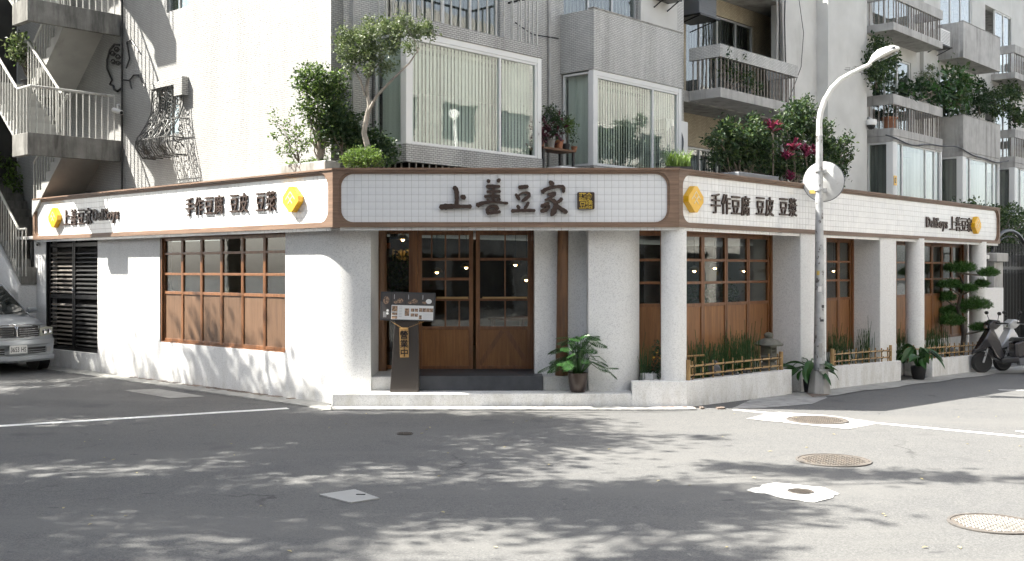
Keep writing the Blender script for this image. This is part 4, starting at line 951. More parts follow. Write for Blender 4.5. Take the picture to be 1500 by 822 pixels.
for i in range(4):
    xm = ga+(gb-ga)*(i+.5)/4; hw = (gb-ga)/8*.95
    z = gz1-.12; k = 0
    while z > gz0-.36:
        s = 1 if (i+k) % 2 else -1
        p = spiral(xm, z, hw*.95, 1.35, s, R(-60)); gm(MB().tube([(x, belly(q)-.004, q) for x, q in p], .009, 4), 'scroll')
        p = spiral(xm, z-.1, hw*.8, 1.3, -s, R(120)); gm(MB().tube([(x, belly(q)-.004, q) for x, q in p], .009, 4), 'scroll')
        z -= .205; k += 1
for xe in (ga, gb):
    for z, r in ((gz0+.05, .06), (gz0-.12, .12), (gz0-.28, .10)):
        p = spiral(belly(z)*.5, z, r, 1.3, 1, 0); gm(MB().tube([(xe, a, q) for a, q in p], .009, 4), 'scroll')
# iron head-and-branches ornament on the wall beside the stairs
wx = lambda px: fx(lw, px, -.03); wz = lambda px, py: fz(lw, px, py, -.03)
O = thing('wall_ornament', 'black iron outline of a head in profile on the wall by the stairs', 'wall ornament', lw @ T3(wx(168), 0, 5))
def orn(pts, r=.016): ob('outline', MB().tube([(wx(a), -.03-.002*(i % 2), wz(a, b)) for i, (a, b) in enumerate(pts)], r, 5), M['black'], lw, O)
orn([(175, 66), (168, 65), (161, 73), (157, 88), (157, 101), (161, 110), (164, 117), (161, 124), (166, 126), (167, 131), (172, 134), (177, 130)], .022)
for cx_, cy_, r in ((165, 78, 4), (171, 72, 4), (173, 83, 4), (166, 90, 4), (173, 92, 3.5)):
    orn([(cx_+r*math.cos(t_)*(1-t_/14), cy_+r*math.sin(t_)*(1-t_/14)) for t_ in [k*.6 for k in range(15)]], .014)
for pts in ([(186, 62), (192, 58), (197, 66), (203, 75)], [(180, 117), (190, 118), (196, 110), (204, 110), (208, 120), (212, 127)], [(190, 118), (193, 130)], [(185, 100), (190, 86), (188, 74), (186, 62)]): orn(pts)

# ================================================================ OUTSIDE STAIRS
ST = thing('outside_staircase', 'grey concrete dog-leg outside staircase with white railings against the left wall', 'staircase', FB @ T3(-.9, 6.9, 0))
V0 = 6.71; UW = -1.74; UM = -.87; LD = .68; HL = [4.53, 7.04, 9.55]; RUN = 1.5; NST = 7
stp = lambda name, mb, mat='concrete_dark', par=ST, **k: ob(name, mb, M[mat], FB, par, **k)
for z in HL:
    mb = MB(); mb.box(UW-.12, -.001, V0-.001, V0+.1, z-.38, z+.04); mb.box(UW-.12, UW-.0, V0+.1, V0+LD, z-.38, z+.04); mb.box(UW, -.001, V0+.1, V0+LD, z-.2, z); stp('landing', mb, bevel=.008)
    zm = z+1.25
    stp('landing', MB().box(UW-.1, -.001, V0+LD+RUN, V0+LD+RUN+1.1, zm-.2, zm), 'concrete_dark', bevel=.008)
def flight(ua, ub, va, za, vb, zb, n):
    mb = MB(); dv, dz = (vb-va)/n, (zb-za)/n
    poly = [(va, za-.17)]
    for i in range(n): poly += [(va+dv*i, za+dz*(i+1)), (va+dv*(i+1), za+dz*(i+1))]
    poly += [(vb, zb-.17)]
    # sloped soffit
    vs = [(ua, p[0], p[1]) for p in poly]+[(ub, p[0], p[1]) for p in poly]; m_ = len(poly)
    mb.add(vs, [tuple(range(m_)), tuple(range(2*m_-1, m_-1, -1))]+[((i+1) % m_, i, m_+i, m_+(i+1) % m_) for i in range(m_)])
    return mb
for z in HL:
    stp('flight', flight(UW, UM-.04, V0+LD, z, V0+LD+RUN, z+1.25, NST), 'concrete_smooth'); stp('flight', flight(UM+.04, -.001, V0+LD+RUN, z-1.25, V0+LD, z, NST), 'concrete_smooth')
# lowest flight, at the far end beyond the sign board, over a white cheek wall
VB = 9.2
stp('flight', flight(-.93, -.05, VB, 1.86, VB+2.6, 4.1, 12))
mb = MB(); pts = [(VB+.02, -.1), (VB+2.6, -.1), (VB+2.6, 3.75), (VB+.02, 1.66)]
mb.add([(-.97, a, b) for a, b in pts]+[(-.2, a, b) for a, b in pts], [(0, 1, 2, 3), (7, 6, 5, 4)]+[((i+1) % 4, i, 4+i, 4+(i+1) % 4) for i in range(4)]); stp('cheek_wall', mb, 'granite')
def railing(pts, par, hgt=.88, sp=.125, endpost=True):
    """pts: floor line (u,v,z); hand rail above with balusters"""
    P = [Vector(p) for p in pts]; top = [p+Vector((0, 0, hgt)) for p in P]
    r_ = ob('handrail', MB().tube(top, .026, 8), M['rail'], FB, par)
    bl = {}
    for a, b in zip(P, P[1:]):
        n = max(1, int((b-a).xy.length/sp))
        for i in range(n+1):
            p = a.lerp(b, (i+.0)/n)
            key = hgt
            if key not in bl: bl[key] = MB().tube([(0, 0, -.12), (0, 0, hgt-.01)], .0125, 6).mesh('baluster', M['rail'])
            ob('baluster', bl[key], None, FB @ T3(p.x, p.y, p.z), r_)
    return r_
railing([(-.97, VB-.35, 1.98), (-.97, VB, 1.98), (-.97, VB+2.5, 4.12)], ST, hgt=.86)
for z in HL[:3]:
    railing([(-.12, V0+.05, z+.04), (UW-.05, V0+.05, z+.04), (UW-.05, V0+LD*.9, z+.04)], ST)
    railing([(UW-.05, V0+LD*.9+.02, z+.06), (UW-.05, V0+LD+RUN, z+1.33)], ST)
    railing([(UM-.06, V0+LD*.9, z+.06), (UM-.06, V0+LD+RUN-.05, z+1.29)], ST); railing([(UM+.06, V0+LD*.9, z+.06), (UM+.06, V0+LD+RUN-.05, z-1.2)], ST)
# dark neighbouring wall behind the stairs and conduit at the corner
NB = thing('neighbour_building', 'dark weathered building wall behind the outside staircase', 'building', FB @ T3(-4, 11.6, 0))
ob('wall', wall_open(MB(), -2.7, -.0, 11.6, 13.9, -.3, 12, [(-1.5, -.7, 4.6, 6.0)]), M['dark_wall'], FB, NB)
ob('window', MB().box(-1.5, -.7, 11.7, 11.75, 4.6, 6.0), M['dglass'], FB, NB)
ap('conduit', MB().tube([(fx(lw, 178, -.05), -.04, 3.0), (fx(lw, 178, -.05), -.04, 11)], .022, 6), 'iron_grey', lw)
pp = fx(FL, 45, .2); rp('wall_pipe', MB().tube([(pp+.02, .24, 0), (pp+.02, .24, 2.6)], .04, 8), 'iron_grey', FL); rp('wall_pipe', MB().tube([(pp-.08, .26, 0), (pp-.08, .26, 2.6)], .025, 8), 'concrete_pale', FL)

# ---- right end: neighbour with gate
NR = thing('gated_neighbour', 'grey stone gate pillar and wall with hedge beyond the far end of the restaurant', 'gate wall', FB @ T3(18, -4.6, 0))
gu = fx(FB, 1446, -4.5)
zg = -.42
def npart(name, mb, mat, **k): return ob(name, mb, M[mat], FB, NR, **k)
g0, g1 = fx(FB, 1462, -4.3), fx(FB, 1474, -4.3)
npart('gate_pillar', MB().box(17.6, 18.25, -4.2, -3.6, zg-.3, 2.2).box(17.5, 18.35, -4.3, -3.5, 2.2, 2.42), 'concrete_pale', bevel=.02)
npart('gate_pillar', MB().box(21.2, 21.9, -4.2, -3.6, zg-.3, 2.2).box(21.1, 22.0, -4.3, -3.5, 2.2, 2.42), 'concrete_pale', bevel=.02)
npart('white_wall', MB().box(16.3, 17.5, -4.45, -4.25, zg-.2, 1.55), 'granite')
npart('garden_wall', MB().box(22.0, 44, -4.1, -3.8, zg-.8, 2.0), 'concrete_pale')
npart('rear_wall', MB().box(16.3, 44, -.9, -.7, zg-.8, 3.0), 'bldg2')
arcp = [(18.3+1.42+1.40*math.cos(R(a)), -3.9, 2.3+.75*math.sin(R(a))) for a in range(180, -1, -12)]
npart('gate_arch', MB().tube(arcp, .045, 6).tube([(p[0], p[1], p[2]-.16) for p in arcp[1:-1]], .02, 5), 'iron')
gt_ = MB().box(18.3, 21.15, -3.93, -3.89, zg+.1, zg+.22).box(18.3, 21.15, -3.93, -3.89, 2.0, 2.08)
gate = npart('iron_gate', gt_, 'iron')
me = MB().box(-.012, .012, -.012, .012, zg+.1, 2.7).mesh('gate_bar', M['iron'])
for i in range(24): ob('gate_bar', me, None, FB @ T3(18.36+i*.12, -3.91, 0), gate)
npart('gate_sheet', MB().box(18.3, 21.15, -3.88, -3.87, zg+.2, 1.9), 'iron')

# ================================================================ STREET LAMP WITH MIRROR
lx, ly = 5.17, 18.1; lz = gz(lx, ly); LM = T3(lx, ly, lz)
LP = thing('street_lamp', 'tall pale street lamp with curved arm and concrete foot beside the first planter', 'street lamp', LM)
def fr_(r0, r1, z0, z1): return [(-r0, -r0, z0), (r0, -r0, z0), (r0, r0, z0), (-r0, r0, z0), (-r1, -r1, z1), (r1, -r1, z1), (r1, r1, z1), (-r1, r1, z1)]
LMr = LM @ RZ(R(28))
mb = MB()
o8 = lambda r, z, n=8: [(r*math.cos(R(22.5+45*i)), r*math.sin(R(22.5+45*i)), z) for i in range(8)]
mb.loft([o8(.205, -.1), o8(.20, .04), o8(.155, .36), o8(.15, .40)], sm=False); ob('concrete_foot', mb, M['concrete_pale'], LMr, LP, bevel=.012)
mb = MB(); mb.box(-.13, .13, -.13, .13, .40, .42)
for a in range(4): mb.lathe([(.012, .42), (.012, .45)], 6, (.105*math.cos(R(45+90*a))*1.3, .105*math.sin(R(45+90*a))*1.3, 0))
ob('base_flange', mb, M['steel'], LMr, LP)
pole = [(0, 0, .42), (0, 0, 1.2), (0, 0, 2.2), (0, 0, 3.0), (0, 0, 3.8), (0, 0, 4.35)]
ob('pole', MB().tube(pole, [.098, .086, .074, .066, .059, .055], 20), M['steel'], LM, LP)
A = [Vector(at(x, y, ly))-Vector((lx, ly, lz)) for x, y in ((1201, 195), (1201, 180), (1203, 165), (1208, 147), (1218, 130), (1232, 116), (1248, 107), (1262, 100), (1276, 93))]
ob('arm', MB().tube([(0, 0, 4.34)]+[(a.x-.01*(i < 3), 0, a.z) for i, a in enumerate(A)], [.056]+[.052, .05, .049, .047, .044, .04, .037, .034, .032], 14), M['pole_white'], LM, LP)
hA, hB = A[-1], Vector(at(1318, 74, ly))-Vector((lx, ly, lz)); hd = (hB-hA); ang = math.atan2(hd.z, hd.x); HM = LM @ T3(hA.x-.03, 0, hA.z) @ Matrix.Rotation(-ang, 4, 'Y'); hl = hd.length+.03
secs = []
for t_, w_, h_, zc in ((0, .05, .035, 0), (.08, .07, .05, .01), (.2, .11, .085, .03), (.4, .135, .11, .045), (.65, .14, .10, .045), (.85, .12, .08, .035), (.96, .085, .05, .02), (1, .04, .02, .01)):
    secs.append([(hl*t_, w_*math.cos(a), zc+h_*(math.sin(a) if math.sin(a) > 0 else .45*math.sin(a))) for a in [2*math.pi*k/14 for k in range(14)]])
hd_ = ob('lamp_head', MB().loft(secs), M['white_pl'], HM, LP)
ob('lens', MB().loft([[(hl*t_, w_*math.cos(a), -.022+.025*math.sin(a)) for a in [2*math.pi*k/10 for k in range(10)]] for t_, w_ in ((.3, .02), (.38, .095), (.8, .09), (.88, .02))]), M['lamp_lens'], HM, hd_)
ob('vent_slot', MB().box(hl*.42, hl*.82, -.128, -.118, .045, .085), M['panel_grey'], HM, hd_)
for z in (1.05, 1.52, 2.55): ob('steel_band', MB().lathe([(.094-.012*z+.004, z), (.094-.012*z+.004, z+.03)], 20), M['rust' if z < 2 else 'steel'], LM, LP)
for (a, z, w_, h_, m_) in ((-100, 1.72, .06, .09, 'print_white'), (-60, 1.45, .05, .05, 'print_dark2'), (-120, 2.0, .05, .07, 'paper'), (-75, 1.22, .07, .04, 'print_dark2')):
    r_ = .089-.0125*(z-1.2)+.0015; vs = [(r_*math.cos(R(a)+t_*w_/r_), r_*math.sin(R(a)+t_*w_/r_), z+s*h_) for s in (0, 1) for t_ in (-.5, -.17, .17, .5)]
    ob('sticker', MB().add(vs, [(i, i+1, 5+i, 4+i) for i in range(3)]), M[m_], LM, LP)
ob('access_hatch', MB().add([(.0965*math.cos(R(a)), .0965*math.sin(R(a)), z) for z in (.62, .86) for a in (-112, -100, -88, -76)], [(i, i+1, 5+i, 4+i) for i in range(3)]), M['concrete_pale'], LM, LP)
# twigs caught in the arm
TW = thing('twig_tuft', 'dry twigs tangled on the arm of the street lamp', 'twigs', T3(lx+A[6].x, ly, lz+A[6].z))
mb = MB()
for i in range(16):
    a = rnd.uniform(0, 6.28); p = Vector((rnd.uniform(-.05, .25), rnd.uniform(-.03, .03), rnd.uniform(-.0, .12))); mb.tube([p, p+Vector((math.cos(a)*.1, rnd.uniform(-.05, .05), abs(math.sin(a))*.05-.03))], .004, 4)
ob('twigs', mb, M['black'], T3(lx+A[6].x, ly, lz+A[6].z), TW, kind='stuff')
mc = at(1206.5, 266, ly+.16); MM = T3(*mc) @ RZ(R(-24)) @ Matrix.Rotation(R(3), 4, 'X')
TM = thing('traffic_mirror', 'round convex traffic mirror on the street lamp, seen from its white back', 'traffic mirror', MM)
bk = MB(); bk.lathe([(.335, 0), (.335, .02), (.30, .03), (.001, .055)], 40); ob('mirror_back', bk, M['sign_back'], MM @ Matrix.Rotation(R(90), 4, 'X'), TM)
fr2 = MB(); fr2.lathe([(.32, -.02), (.345, -.02), (.345, .012), (.33, .012)], 40); ob('sticker', MB().box(-.23, -.13, -.046, -.040, -.20, -.14), M['paper'], MM, TM); ob('rim', fr2, M['panel_grey'], MM @ Matrix.Rotation(R(90), 4, 'X'), TM)
ob('mirror_face', MB().lathe([(.001, -.05), (.2, -.035), (.33, -.0)], 40), M['chrome'], MM @ Matrix.Rotation(R(90), 4, 'X'), TM)
for dz in (-.16, .16):
    p = T3(lx, ly, mc.z+dz); ob('bracket', MB().tube([(.0, .0, 0), (.06, .10, 0)], .018, 6).lathe([(.082, -.012), (.082, .012)], 16).box(.06, .13, .02, .12, -.035, .035), M['steel'], p, TM)

# ================================================================ MENU STAND AND TAG
sx_, sy_ = at(593, 569, 15.86).x, 15.86
MS = thing('menu_stand', 'dark menu lectern with lit food-photo board standing at the entrance', 'menu stand', T3(sx_, sy_, .2))
a0, a1, t0, t1 = at(572, 0, sy_).x-sx_, at(614, 0, sy_).x-sx_, at(579, 0, sy_).x-sx_, at(613, 0, sy_).x-sx_
zt_ = 2-(468-HOR)/F_*sy_-.2
mb = MB(); mb.hexa([(a0, -.09, 0), (a1, -.09, 0), (a1, .09, 0), (a0, .09, 0), (t0, -.05, zt_), (t1, -.05, zt_), (t1, .05, zt_), (t0, .05, zt_)]); ob('pedestal', mb, M['stand'], T3(sx_, sy_, .2), MS, bevel=.006)
PM = T3(at(597.5, 449, sy_-.05).x, sy_-.07, 2-(449-HOR)/F_*(sy_-.07)) @ Matrix.Rotation(R(1.5), 4, 'Y') @ Matrix.Rotation(R(-8), 4, 'X')
pwid, phe = 80/F_*sy_/2, 42/F_*sy_/2
bd = ob('menu_board', MB().box(-pwid, pwid, 0, .03, -phe, phe), M['stand_dark'], PM, MS, bevel=.004)
def card(x0, x1, z0, z1, mat, k, nm='photo'):
    X0, X1, Z0, Z1 = -pwid+x0*2*pwid, -pwid+x1*2*pwid, phe-z1*2*phe, phe-z0*2*phe
    return ob(nm, MB().box(X0, X1, -.0012*k, -.0002, Z0, Z1), M[mat], PM, bd)
card(.03, .185, .05, .95, 'print_dark', 1, 'menu_panel')
for i in range(3): card(.205+i*.26, .45+i*.26, .05, .44, 'print_dark', 1)
card(.205, .97, .46, .96, 'print_white', 1, 'menu_panel')
for i in range(3):
    x = .26+i*.26; ob('dish', MB().prismy([(-pwid+(x+.10+.055*math.cos(a))*2*pwid, phe-(.31+.085*math.sin(a))*2*phe) for a in [6.283*k/12 for k in range(12)]], -.0022, -.001), M['print_food' if i < 2 else 'print_white'], PM, bd)
    ob('dish', MB().prismy([(-pwid+(x+.02+.04*math.cos(a))*2*pwid, phe-(.36+.05*math.sin(a))*2*phe) for a in [6.283*k/10 for k in range(10)]], -.0026, -.001), M['print_food'], PM, bd)
ob('dish', MB().prismy([(-pwid+(.105+.055*math.cos(a))*2*pwid, phe-(.3+.14*math.sin(a))*2*phe) for a in [6.283*k/12 for k in range(12)]], -.0026, -.001), M['print_food'], PM, bd)
for (x, z, w_, h_) in ((.215, .49, .10, .2), (.215, .72, .10, .09), (.215, .84, .10, .1), (.45, .57, .08, .26), (.56, .57, .06, .11), (.63, .57, .06, .11), (.56, .74, .06, .11), (.63, .74, .06, .11), (.71, .55, .06, .13), (.775, .55, .06, .13), (.84, .55, .06, .13), (.905, .55, .06, .13), (.71, .8, .05, .14)):
    card(x, x+w_, z, z+h_, 'print_food', 2)
for i in range(7): card(.34, .40, .52+i*.055, .535+i*.055, 'print_grey', 2, 'text_line')
for i in range(6): card(.79, .96, .74+i*.035, .747+i*.035, 'print_grey', 2, 'text_line')
for i in range(3): card(.245+i*.26, .255+i*.26, .09, .25, 'print_grey', 2, 'text_line')
for i in range(2): ob('badge', MB().prismy([(-pwid+(.135+.022*math.cos(a))*2*pwid, phe-(.66+i*.1+.042*math.sin(a))*2*phe) for a in [6.283*k/12 for k in range(12)]], -.0026, -.001), M['print_white'], PM, bd)
for i in range(3): card(.06+i*.022, .07+i*.022, .7, .9, 'print_grey', 2, 'text_line')
# hanging OPEN tag
TG = at(592, 502, sy_-.12); TMx = T3(*TG) @ Matrix.Rotation(R(-1.2), 4, 'Y'); hw_, hh_ = 6.3/F_*sy_, 21.5/F_*sy_
TAGO = thing('open_tag', 'narrow wooden tag with black characters hanging by string from the menu board', 'hanging tag', TMx)
ob('tag_board', MB().box(-hw_, hw_, 0, .012, -hh_, hh_), M['tag'], TMx, TAGO, bevel=.003)
mlet = plain('tag_ink', (.02, .015, .012), .6)
for i, ch in enumerate('營業中'):
    me, w_ = glyph(ch, .125, .022, .002); me.materials.append(mlet); ob('character', me, None, TMx @ T3(0, -.003, hh_*.52-i*hh_*.60), TAGO)
for px_ in (573, 621): e = at(px_, 471, sy_-.09)-TG; ob('string', MB().tube([(0, .0, hh_-.02), (e.x, e.y, e.z)], .0035, 4), M['tag'], T3(*TG), TAGO)

# ================================================================ PLANTS
def rv(s=1): return Vector((rnd.gauss(0, s), rnd.gauss(0, s), rnd.gauss(0, s)))
def leaves(mb, cl, n, L_, W_, mi=(0,), up=.35, inner=.25):
    """leaves gathered in clumps cl = [(x,y,z,r)], shells of small tufts"""
    tot = sum(c[3]**2 for c in cl)
    for (x, y, z, r) in cl:
        c = Vector((x, y, z)); k = max(6, int(n*r*r/tot)); nt_ = max(3, k//9)
        for _ in range(nt_):
            d = rv().normalized(); d.z *= .85; t_ = c+d*r*(rnd.uniform(inner, 1.0)**.6)*rnd.uniform(.8, 1.12)
            for __ in range(9):
                q = t_+rv(L_*.75); dd = (d*.6+rv(.6)+Vector((0, 0, up))).normalized()
                s = rnd.uniform(.7, 1.25); mb.leaf(q, dd, rv().normalized(), L_*s, W_*s, rnd.choice(mi), .2, .15)
    return mb
def twigs(mb, root, cl, r0=.018, seg=5):
    for (x, y, z, r) in cl:
        c = Vector((x, y, z)); a = Vector(root); pts = [a.lerp(c, k/seg)+rv(.02)*(0 < k < seg)+Vector((0, 0, .12*(c-a).length*math.sin(math.pi*k/seg)*.5)) for k in range(seg+1)]
        mb.tube(pts, [r0*(1-.75*k/seg) for k in range(seg+1)], 5)
    return mb
def shrub(name, label, cat, root, cl, n, L_, W_, mats, r0=.015, group=None, bark='bark', pot=None, extra=None):
    root = Vector(root); Mw = T3(*root); t = thing(name, label, cat, Mw, group)
    cl2 = [(x-root.x, y-root.y, z-root.z, r) for x, y, z, r in cl]
    ob('branches', twigs(MB(), (0, 0, 0), cl2, r0), M[bark], Mw, t)
    ob('foliage', leaves(MB(), cl2, n, L_, W_, tuple(range(len(mats)))), [M[m] for m in mats], Mw, t)
    if pot: pr, ph, pm = pot; ob('pot', MB().lathe([(pr*.72, -ph), (pr*.95, -.02), (pr*1.05, -.02), (pr*1.05, 0), (pr*.9, 0), (pr*.88, -.03)], 18), M[pm], Mw, t)
    return t
def cpx(px, py, Y, rpx): p = at(px, py, Y); return (p.x, p.y+rnd.uniform(-.1, .1), p.z, rpx/F_*Y)
# a) trough with shrubs above the left sign
x0_, x1_2 = fx(lw, 421, -.32), fx(lw, 487, -.32)
TR = thing('plant_trough', 'long mossy trough with thin-stemmed shrubs on top of the left sign board', 'plant trough', lw @ T3((x0_+x1_2)/2, -.32, 3.37), None)
ob('trough', MB().box(x0_, x1_2, -.46, -.16, 3.37, 3.66), M['concrete'], lw, TR, bevel=.02)
ob('moss', leaves(MB(), [(x0_+.1+i*.13, -.31, 3.67, .07) for i in range(int((x1_2-x0_)/.13))], 500, .035, .02, (0,)), M['leaf_c'], lw, TR, kind='stuff')
Y1 = 16.55
shrub('potted_shrub', 'bushy small-leaved shrub rising from the trough over the left sign', 'shrub', at(468, 238, Y1), [cpx(*c) for c in ((462, 118, Y1, 26), (480, 128, Y1, 26), (448, 128, Y1, 18), (495, 130, Y1, 18), (470, 150, Y1, 28), (492, 155, Y1+.1, 20), (450, 160, Y1, 14), (462, 178, Y1, 16), (482, 180, Y1, 18), (440, 112, Y1, 10), (500, 112, Y1, 12), (465, 100, Y1, 10), (460, 205, Y1, 10), (478, 208, Y1, 12))], 5200, .055, .03, ('leaf_a', 'leaf_b', 'leaf_a', 'leaf_c'), .02, bark='bark_pale')
shrub('sparse_shrub', 'sparse leggy shrub leaning left out of the trough over the left sign', 'shrub', at(438, 238, 16.8), [cpx(*c) for c in ((399, 168, 16.9, 6), (408, 180, 16.9, 5), (402, 200, 16.9, 5), (415, 195, 16.9, 6), (418, 212, 16.9, 8), (430, 200, 16.9, 9), (425, 178, 16.9, 6), (440, 190, 16.9, 8), (432, 225, 16.9, 8), (445, 215, 16.8, 9), (412, 222, 16.9, 5), (430, 165, 16.9, 5))], 700, .05, .028, ('leaf_a', 'leaf_c'), .007)
# b) tree in front of the first bay, clipped ball, dark bush
Y2 = 16.25
tr = at(537, 240, Y2); TRm = T3(*tr)
TT = thing('small_tree', 'slender pale-trunked tree with open crown in front of the glazed balcony', 'tree', TRm)
P_ = lambda px, py, dy=0: Vector(at(px, py, Y2+dy))-tr
mb = MB(); mb.tube([P_(537, 240), P_(538, 214), P_(533, 195), P_(537, 172), P_(541, 155)], [.055, .05, .042, .038, .034], 9)
mb.tube([P_(541, 157), P_(537, 130), P_(541, 105), P_(545, 80), P_(548, 62)], [.03, .026, .022, .017, .01], 7); mb.tube([P_(535, 140), P_(528, 118), P_(518, 100)], [.022, .016, .008], 6)
mb.tube([P_(539, 165), P_(552, 140, -.1), P_(575, 116, -.2), P_(600, 92, -.2), P_(615, 70, -.25)], [.026, .022, .018, .013, .007], 7); mb.tube([P_(541, 110), P_(556, 92), P_(570, 70)], [.014, .011, .006], 5); mb.tube([P_(612, 78, -.2), P_(608, 60, -.2), P_(596, 42, -.2)], [.01, .008, .004], 5)
ob('trunk', mb, M['bark_pale'], TRm, TT)
cl = [(P_(px, py, rnd.uniform(-.25, .25))[:]+(r/97,)) for px, py, r in ((520, 58, 20), (542, 50, 20), (562, 40, 18), (585, 45, 16), (605, 48, 18), (622, 42, 14), (632, 48, 8), (508, 78, 16), (528, 82, 18), (550, 78, 18), (575, 68, 15), (498, 62, 10), (592, 28, 10), (560, 100, 10), (538, 100, 10), (512, 100, 8), (598, 70, 10), (540, 30, 7), (500, 45, 7), (575, 95, 6))]
ob('crown', leaves(MB(), cl, 6500, .05, .027, (0, 1, 2), inner=.1), [M['leaf_grey'], M['leaf_a'], M['leaf_grey']], TRm, TT)
shrub('clipped_bush', 'low bright green clipped bush at the foot of the small tree', 'bush', at(533, 244, 16.0), [cpx(*c) for c in ((512, 234, 16.0, 12), (525, 228, 16.0, 14), (540, 228, 16.0, 14), (553, 234, 16.0, 12), (532, 238, 15.95, 16))], 3000, .035, .022, ('leaf_c', 'leaf_a', 'leaf_c'))
shrub('dark_bush', 'dark leafy bush between the trough shrub and the small tree', 'bush', at(505, 240, 16.5), [cpx(*c) for c in ((490, 172, 16.5, 20), (508, 178, 16.5, 18), (500, 195, 16.6, 20), (520, 200, 16.6, 20), (545, 205, 16.7, 18), (560, 215, 16.7, 14), (485, 190, 16.5, 12), (570, 230, 16.7, 12), (515, 222, 16.6, 18))], 3600, .07, .042, ('leaf_b', 'leaf_a', 'leaf_b'))
# c) bench with pots between the bays
BM = FB @ T3(4.65, -.62, 3.4)
BN = thing('plant_bench', 'weathered wooden bench carrying small pots between the two glazed balconies', 'bench', BM)
ob('bench_top', MB().box(-.48, .45, -.2, .2, .79, .83), M['wood_log'], BM, BN)
lg = MB().box(-.02, .02, -.02, .02, 0, .79).mesh('leg', M['iron_grey'])
for a, b in ((-.44, -.16), (.41, -.16), (-.44, .16), (.41, .16)): ob('leg', lg, None, BM @ T3(a, b, 0), BN)
bz = 4.23
def bp(px): return FB @ Vector((fx(FB, px, -.7), -.7, bz))
for px_, r, h, pm, lab, cl_, n, Ls, mats in ((793, .06, .1, 'terracotta', 'small dark red-leaved plant at the left end of the bench', ((793, 198, 7),), 120, .1, ('leaf_maroon',)), (805, .11, .16, 'concrete', 'grey pot with maroon-leaved cordyline on the bench', ((806, 190, 9), (803, 196, 8)), 160, .14, ('leaf_maroon', 'leaf_b')), (818, .1, .17, 'terracotta', 'brown pot with tall feathery green plant on the bench', ((803, 160, 8), (812, 168, 10), (800, 172, 9), (820, 178, 12), (812, 185, 10)), 900, .05, ('leaf_a', 'leaf_b')),
                                             (829, .08, .12, 'pot_black', 'black pot with ferny plant spilling to the right on the bench', ((826, 180, 9), (833, 184, 10), (838, 192, 6)), 600, .05, ('leaf_a', 'leaf_c')), (841, .06, .09, 'terracotta', 'tiny red pot at the right end of the bench', ((841, 204, 4),), 40, .05, ('leaf_b',))):
    p = bp(px_)+Vector((0, 0, h)); shrub('potted_plant', lab, 'potted plant', p, [cpx(a, b, p.y, c) for a, b, c in cl_], n, Ls, Ls*.42, mats, .008, 'pots on the plant bench', pot=(r, h, pm))
bx = thing('outdoor_unit', 'beige metal box under the plant bench', 'outdoor unit', FB @ T3(4.75, -.75, 3.37)); ob('case', MB().box(-.3, .35, -.25, .1, 0, .52), M['print_white'], FB @ T3(4.75, -.75, 3.37), bx, bevel=.02); ob('fan_grille', MB().lathe([(.16, 0), (.16, .012), (.14, .012), (.14, .003), (.001, .003)], 20), M['panel_grey'], FB @ T3(4.65, -1.0, 3.63) @ Matrix.Rotation(R(90), 4, 'X'), bx)
# d) grass tuft on the roof
GT = thing('grass_planter', 'tuft of bright grass on the roof above the joint of the front and right signs', 'grass tuft', T3(*at(993, 248, 17.6)))
mb = MB(); g0_ = at(993, 246, 17.6)
for i in range(150):
    p = Vector((rnd.uniform(-.2, .2), rnd.uniform(-.12, .12), 0)); l_ = rnd.uniform(.15, .36); a = rnd.uniform(0, 6.28); b = rnd.uniform(.2, .7)
    mb.blade([p, p+Vector((math.cos(a)*b*l_*.4, math.sin(a)*b*l_*.4, l_*.6)), p+Vector((math.cos(a)*b*l_, math.sin(a)*b*l_, l_*.85))], [.009, .008, .001], Vector((0, 0, 1)))
ob('blades', mb, M['leaf_c'], T3(*g0_), GT, kind='stuff'); ob('box', MB().box(-.22, .22, -.14, .14, -.3, .01), M['pot_black'], T3(*g0_), GT)
# e) roof shrubs with cordylines
def CB(px, py, rpx, v=-3.0): x = fx(FB, px, v); p = FB @ Vector((x, v, 0)); return (p.x, p.y+rnd.uniform(-.15, .15), 2-(py-HOR)/F_*p.y, rpx/F_*p.y)
def rootp(px, v=-3.0): p = FB @ Vector((fx(FB, px, v), v, 0)); return (p.x, p.y, 3.45)
shrub('roof_shrub', 'dense dark green shrub on the roof at the left of the magenta-leaved plants', 'shrub', rootp(1085), [CB(*c) for c in ((1046, 205, 12), (1062, 195, 16), (1080, 205, 20), (1062, 225, 16), (1098, 200, 20), (1110, 222, 24), (1085, 232, 20), (1050, 235, 10), (1125, 205, 16), (1072, 180, 8), (1104, 178, 8))], 5200, .085, .045, ('leaf_b', 'leaf_a', 'leaf_b'), .03)
shrub('roof_shrub', 'dark shrub on the roof directly behind the top of the street lamp pole', 'shrub', rootp(1165), [CB(*c) for c in ((1150, 240, 24), (1175, 245, 22), (1150, 175, 12), (1165, 158, 10), (1180, 165, 12), (1185, 150, 8), (1172, 180, 16), (1190, 195, 18), (1160, 200, 16), (1140, 190, 10), (1135, 245, 18))], 5000, .085, .05, ('leaf_b', 'leaf_a', 'leaf_b'), .03)
shrub('roof_shrub', 'looser green shrub on the roof to the right of the traffic mirror', 'shrub', rootp(1212), [CB(*c) for c in ((1205, 205, 15), (1215, 225, 16), (1228, 215, 12), (1236, 235, 12), (1222, 248, 14), (1200, 240, 14), (1238, 205, 7), (1232, 258, 8), (1210, 185, 8), (1243, 225, 5))], 3000, .085, .045, ('leaf_a', 'leaf_b'), .03)
